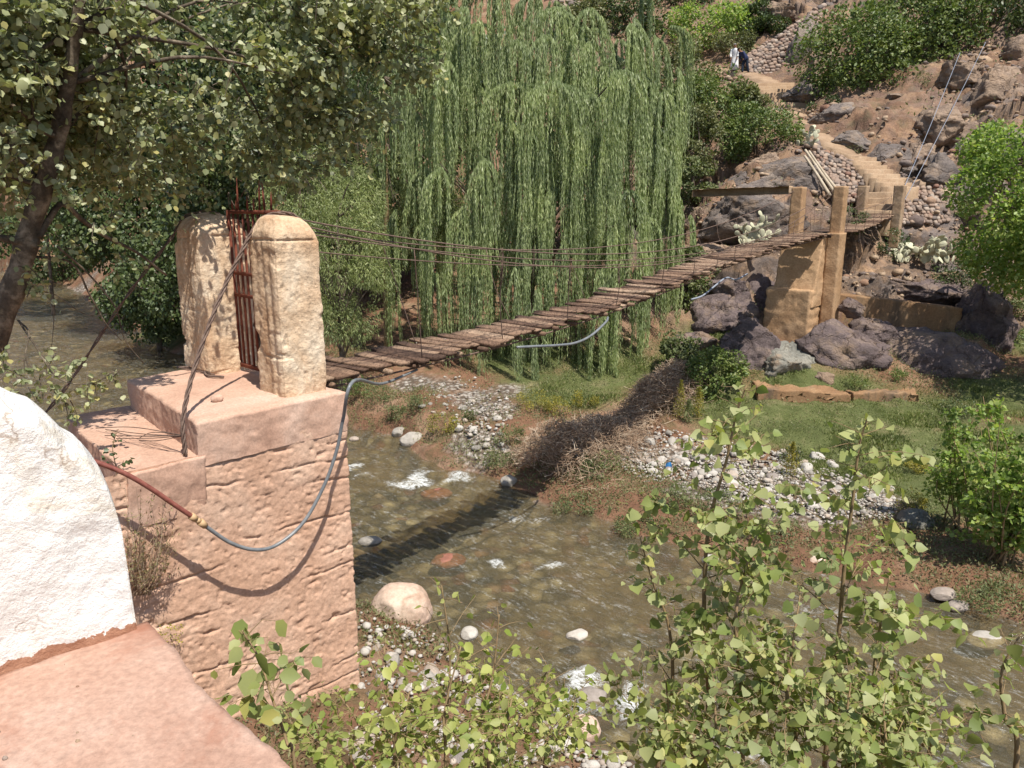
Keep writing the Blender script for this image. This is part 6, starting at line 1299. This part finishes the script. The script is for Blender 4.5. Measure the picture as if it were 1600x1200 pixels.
o = mesh_np('gravel', VV.reshape(-1, 3), (np.arange(len(Vs))[:, None, None]*len(V0)+F0[None]).reshape(-1, 3), M_cob, None, True); tag(o, 'pale gravel and pebbles between the larger cobbles', 'gravel', kind='stuff')
# ------------------------------------------------------------------ grass and ground herbs
ML_grass = leafmat('meadow_grass_blade', [(.11, .14, .04), (.16, .195, .06), (.21, .235, .085), (.29, .27, .14)], .3, .6, 1.2)
ML_herb = leafmat('ground_herb_leaf', [(.11, .13, .05), (.16, .18, .07), (.22, .21, .11), (.26, .21, .12), (.09, .12, .04)], .28, .6, 1.6)
VX = P3[:, 0]; VY = P3[:, 1]; VZ = P3[:, 2]
def scatter(wt, n, area_r=1.):
    inview = np.abs(VX) < .78*VY+1.5
    cell = RR.ravel()**2*inview     # fan cells grow with distance
    w_ = np.clip(wt, 0, 1)*cell*(VZ > .04); w_ /= w_.sum(); idx = rng.choice(len(VX), n, p=w_)
    j = np.c_[VX[idx], VY[idx], VZ[idx]]; rr_ = RR.ravel()[idx]; j[:, :2] += rng.normal(size=(n, 2))*(rr_*.003)[:, None]; return j, idx
near_ = sstep(30, 24, RR.ravel())
j, idx = scatter(np.clip(zone[:, 1]-zone[:, 2], 0, 1)*near_*(.12+.88*sstep(-.45, .1, fbm(np.c_[VX*1.4, VY*1.4, VX*0], 4, 203))), 150000); n = len(j); tall = .6+1.1*sstep(-.1, .5, fbm(np.c_[j[:, 0]*1.1, j[:, 1]*1.1, j[:, 0]*0], 4, 201)); D = rdir(n)*.55+[0, 0, .9]; L = rng.uniform(.03, .085, n)*tall
o = leaves('meadow_grass', j-[0, 0, .01], D, rdir(n), L, L*.22, T_LANCE, ML_grass); tag(o, 'short green grass of the riverside meadow', 'grass', kind='stuff')
patch = sstep(-.25, .2, fbm(np.c_[VX*.7, VY*.7, VX*0], 4, 91))
wt = patch*np.clip(1-zone[:, 0]*1.0-zone[:, 2]*.8-zone[:, 1]*.6, .0, 1)*sstep(34, 26, RR.ravel())*(1-zone[:, 3])
du_ = U_-far_u(V_); wt = np.maximum(wt, .9*sstep(2.2, .5, du_)*sstep(-.1, .2, du_)*(V_ > -22)*sstep(-.5, .1, fbm(np.c_[VX*1.1, VY*1.1, VX*0], 3, 92)))
j, idx = scatter(wt, 150000); n = len(j); D = rdir(n)*.8+[0, 0, .6]; L = rng.uniform(.03, .08, n); j[:, 2] += rng.random(n)**2*.13
o = leaves('ground_cover', j, D, rdir(n, .6), L, L*.38, T_LANCE, ML_herb); tag(o, 'low herbs and creeping weeds covering the banks', 'ground cover', kind='stuff')
wt = hill*(.15+.85*zone[:, 0])*sstep(-.2, .4, fbm(np.c_[VX*.5, VY*.5, VZ*.5], 4, 97))*sstep(62, 50, RR.ravel())
j, idx = scatter(wt, 9000); n = len(j); V0, F0 = rockverts(9, 1, 8, (.5, .9), .12); rad = np.minimum(.055*rng.lognormal(0, .65, n), .42)
A1, A2 = rng.uniform(0, 6.28, n), rng.uniform(-.6, .6, n); sx_ = rng.uniform(.7, 1.4, n)
vx = V0[None, :, 0]*sx_[:, None]; vy = V0[None, :, 1]*np.cos(A2)[:, None]-V0[None, :, 2]*.7*np.sin(A2)[:, None]; vz = V0[None, :, 1]*np.sin(A2)[:, None]+V0[None, :, 2]*.7*np.cos(A2)[:, None]
VV = np.stack([np.cos(A1)[:, None]*vx-np.sin(A1)[:, None]*vy, np.sin(A1)[:, None]*vx+np.cos(A1)[:, None]*vy, vz], -1)*rad[:, None, None]+(j+np.c_[0*rad, 0*rad, rad*.15])[:, None]
s = NM('hill_rubble'); oi = s.rnd(); c = s.ramp(oi, [(0, (.12, .09, .08)), (.3, (.2, .16, .14)), (.6, (.33, .23, .15)), (.85, (.4, .3, .21)), (1, (.22, .12, .08))])
c = s.mix(1, c, s.ramp(s.noise(s.pos(), 9, 6, .7), [(.3, (.7, .69, .68)), (.7, (1.25, 1.25, 1.25))]), 'MULTIPLY'); M_rub = s.fin(c, .9, s.bump(s.noise(s.pos(), 12, 7, .7), .6, .03), .2)
o = mesh_np('hillside_rubble', VV.reshape(-1, 3), (np.arange(n)[:, None, None]*len(V0)+F0[None]).reshape(-1, 3), M_rub); tag(o, 'loose brown rubble lying over the rocky hillside', 'rubble', kind='stuff')
wt = sstep(.0, .35, fbm(np.c_[VX*.35, VY*.35, VZ*.35], 4, 95))*hill*sstep(26, 30, RR.ravel())*np.clip(1-zone[:, 0]*.93, 0, 1)
j, idx = scatter(wt, 60000); n = len(j); D = rdir(n)*.7+[0, 0, .7]; L = rng.uniform(.08, .22, n); j[:, 2] += rng.random(n)**2*.25
o = leaves('hillside_scrub', j, D, rdir(n, .6), L, L*.4, T_LANCE, ML_olive); tag(o, 'dry olive scrub and herbs scattered over the hillside', 'ground cover', kind='stuff')

# grit on the terrace
n = 170; qx = rng.uniform(-1.6, .85, n); qy = rng.uniform(-.5, 2.9, n); P = qx[:, None]*fx+qy[:, None]*fy+np.array([0, 0, 4.603]); V0, F0 = rockverts(11, 1, 6, (.6, .95), .1); rad = .0035*rng.lognormal(0, .55, n)
o = mesh_np('grit', (V0[None]*rad[:, None, None]+P[:, None]).reshape(-1, 3), (np.arange(n)[:, None, None]*len(V0)+F0[None]).reshape(-1, 3), M_rub); tag(o, 'scattered grit lying on the red terrace floor', 'grit', kind='stuff')
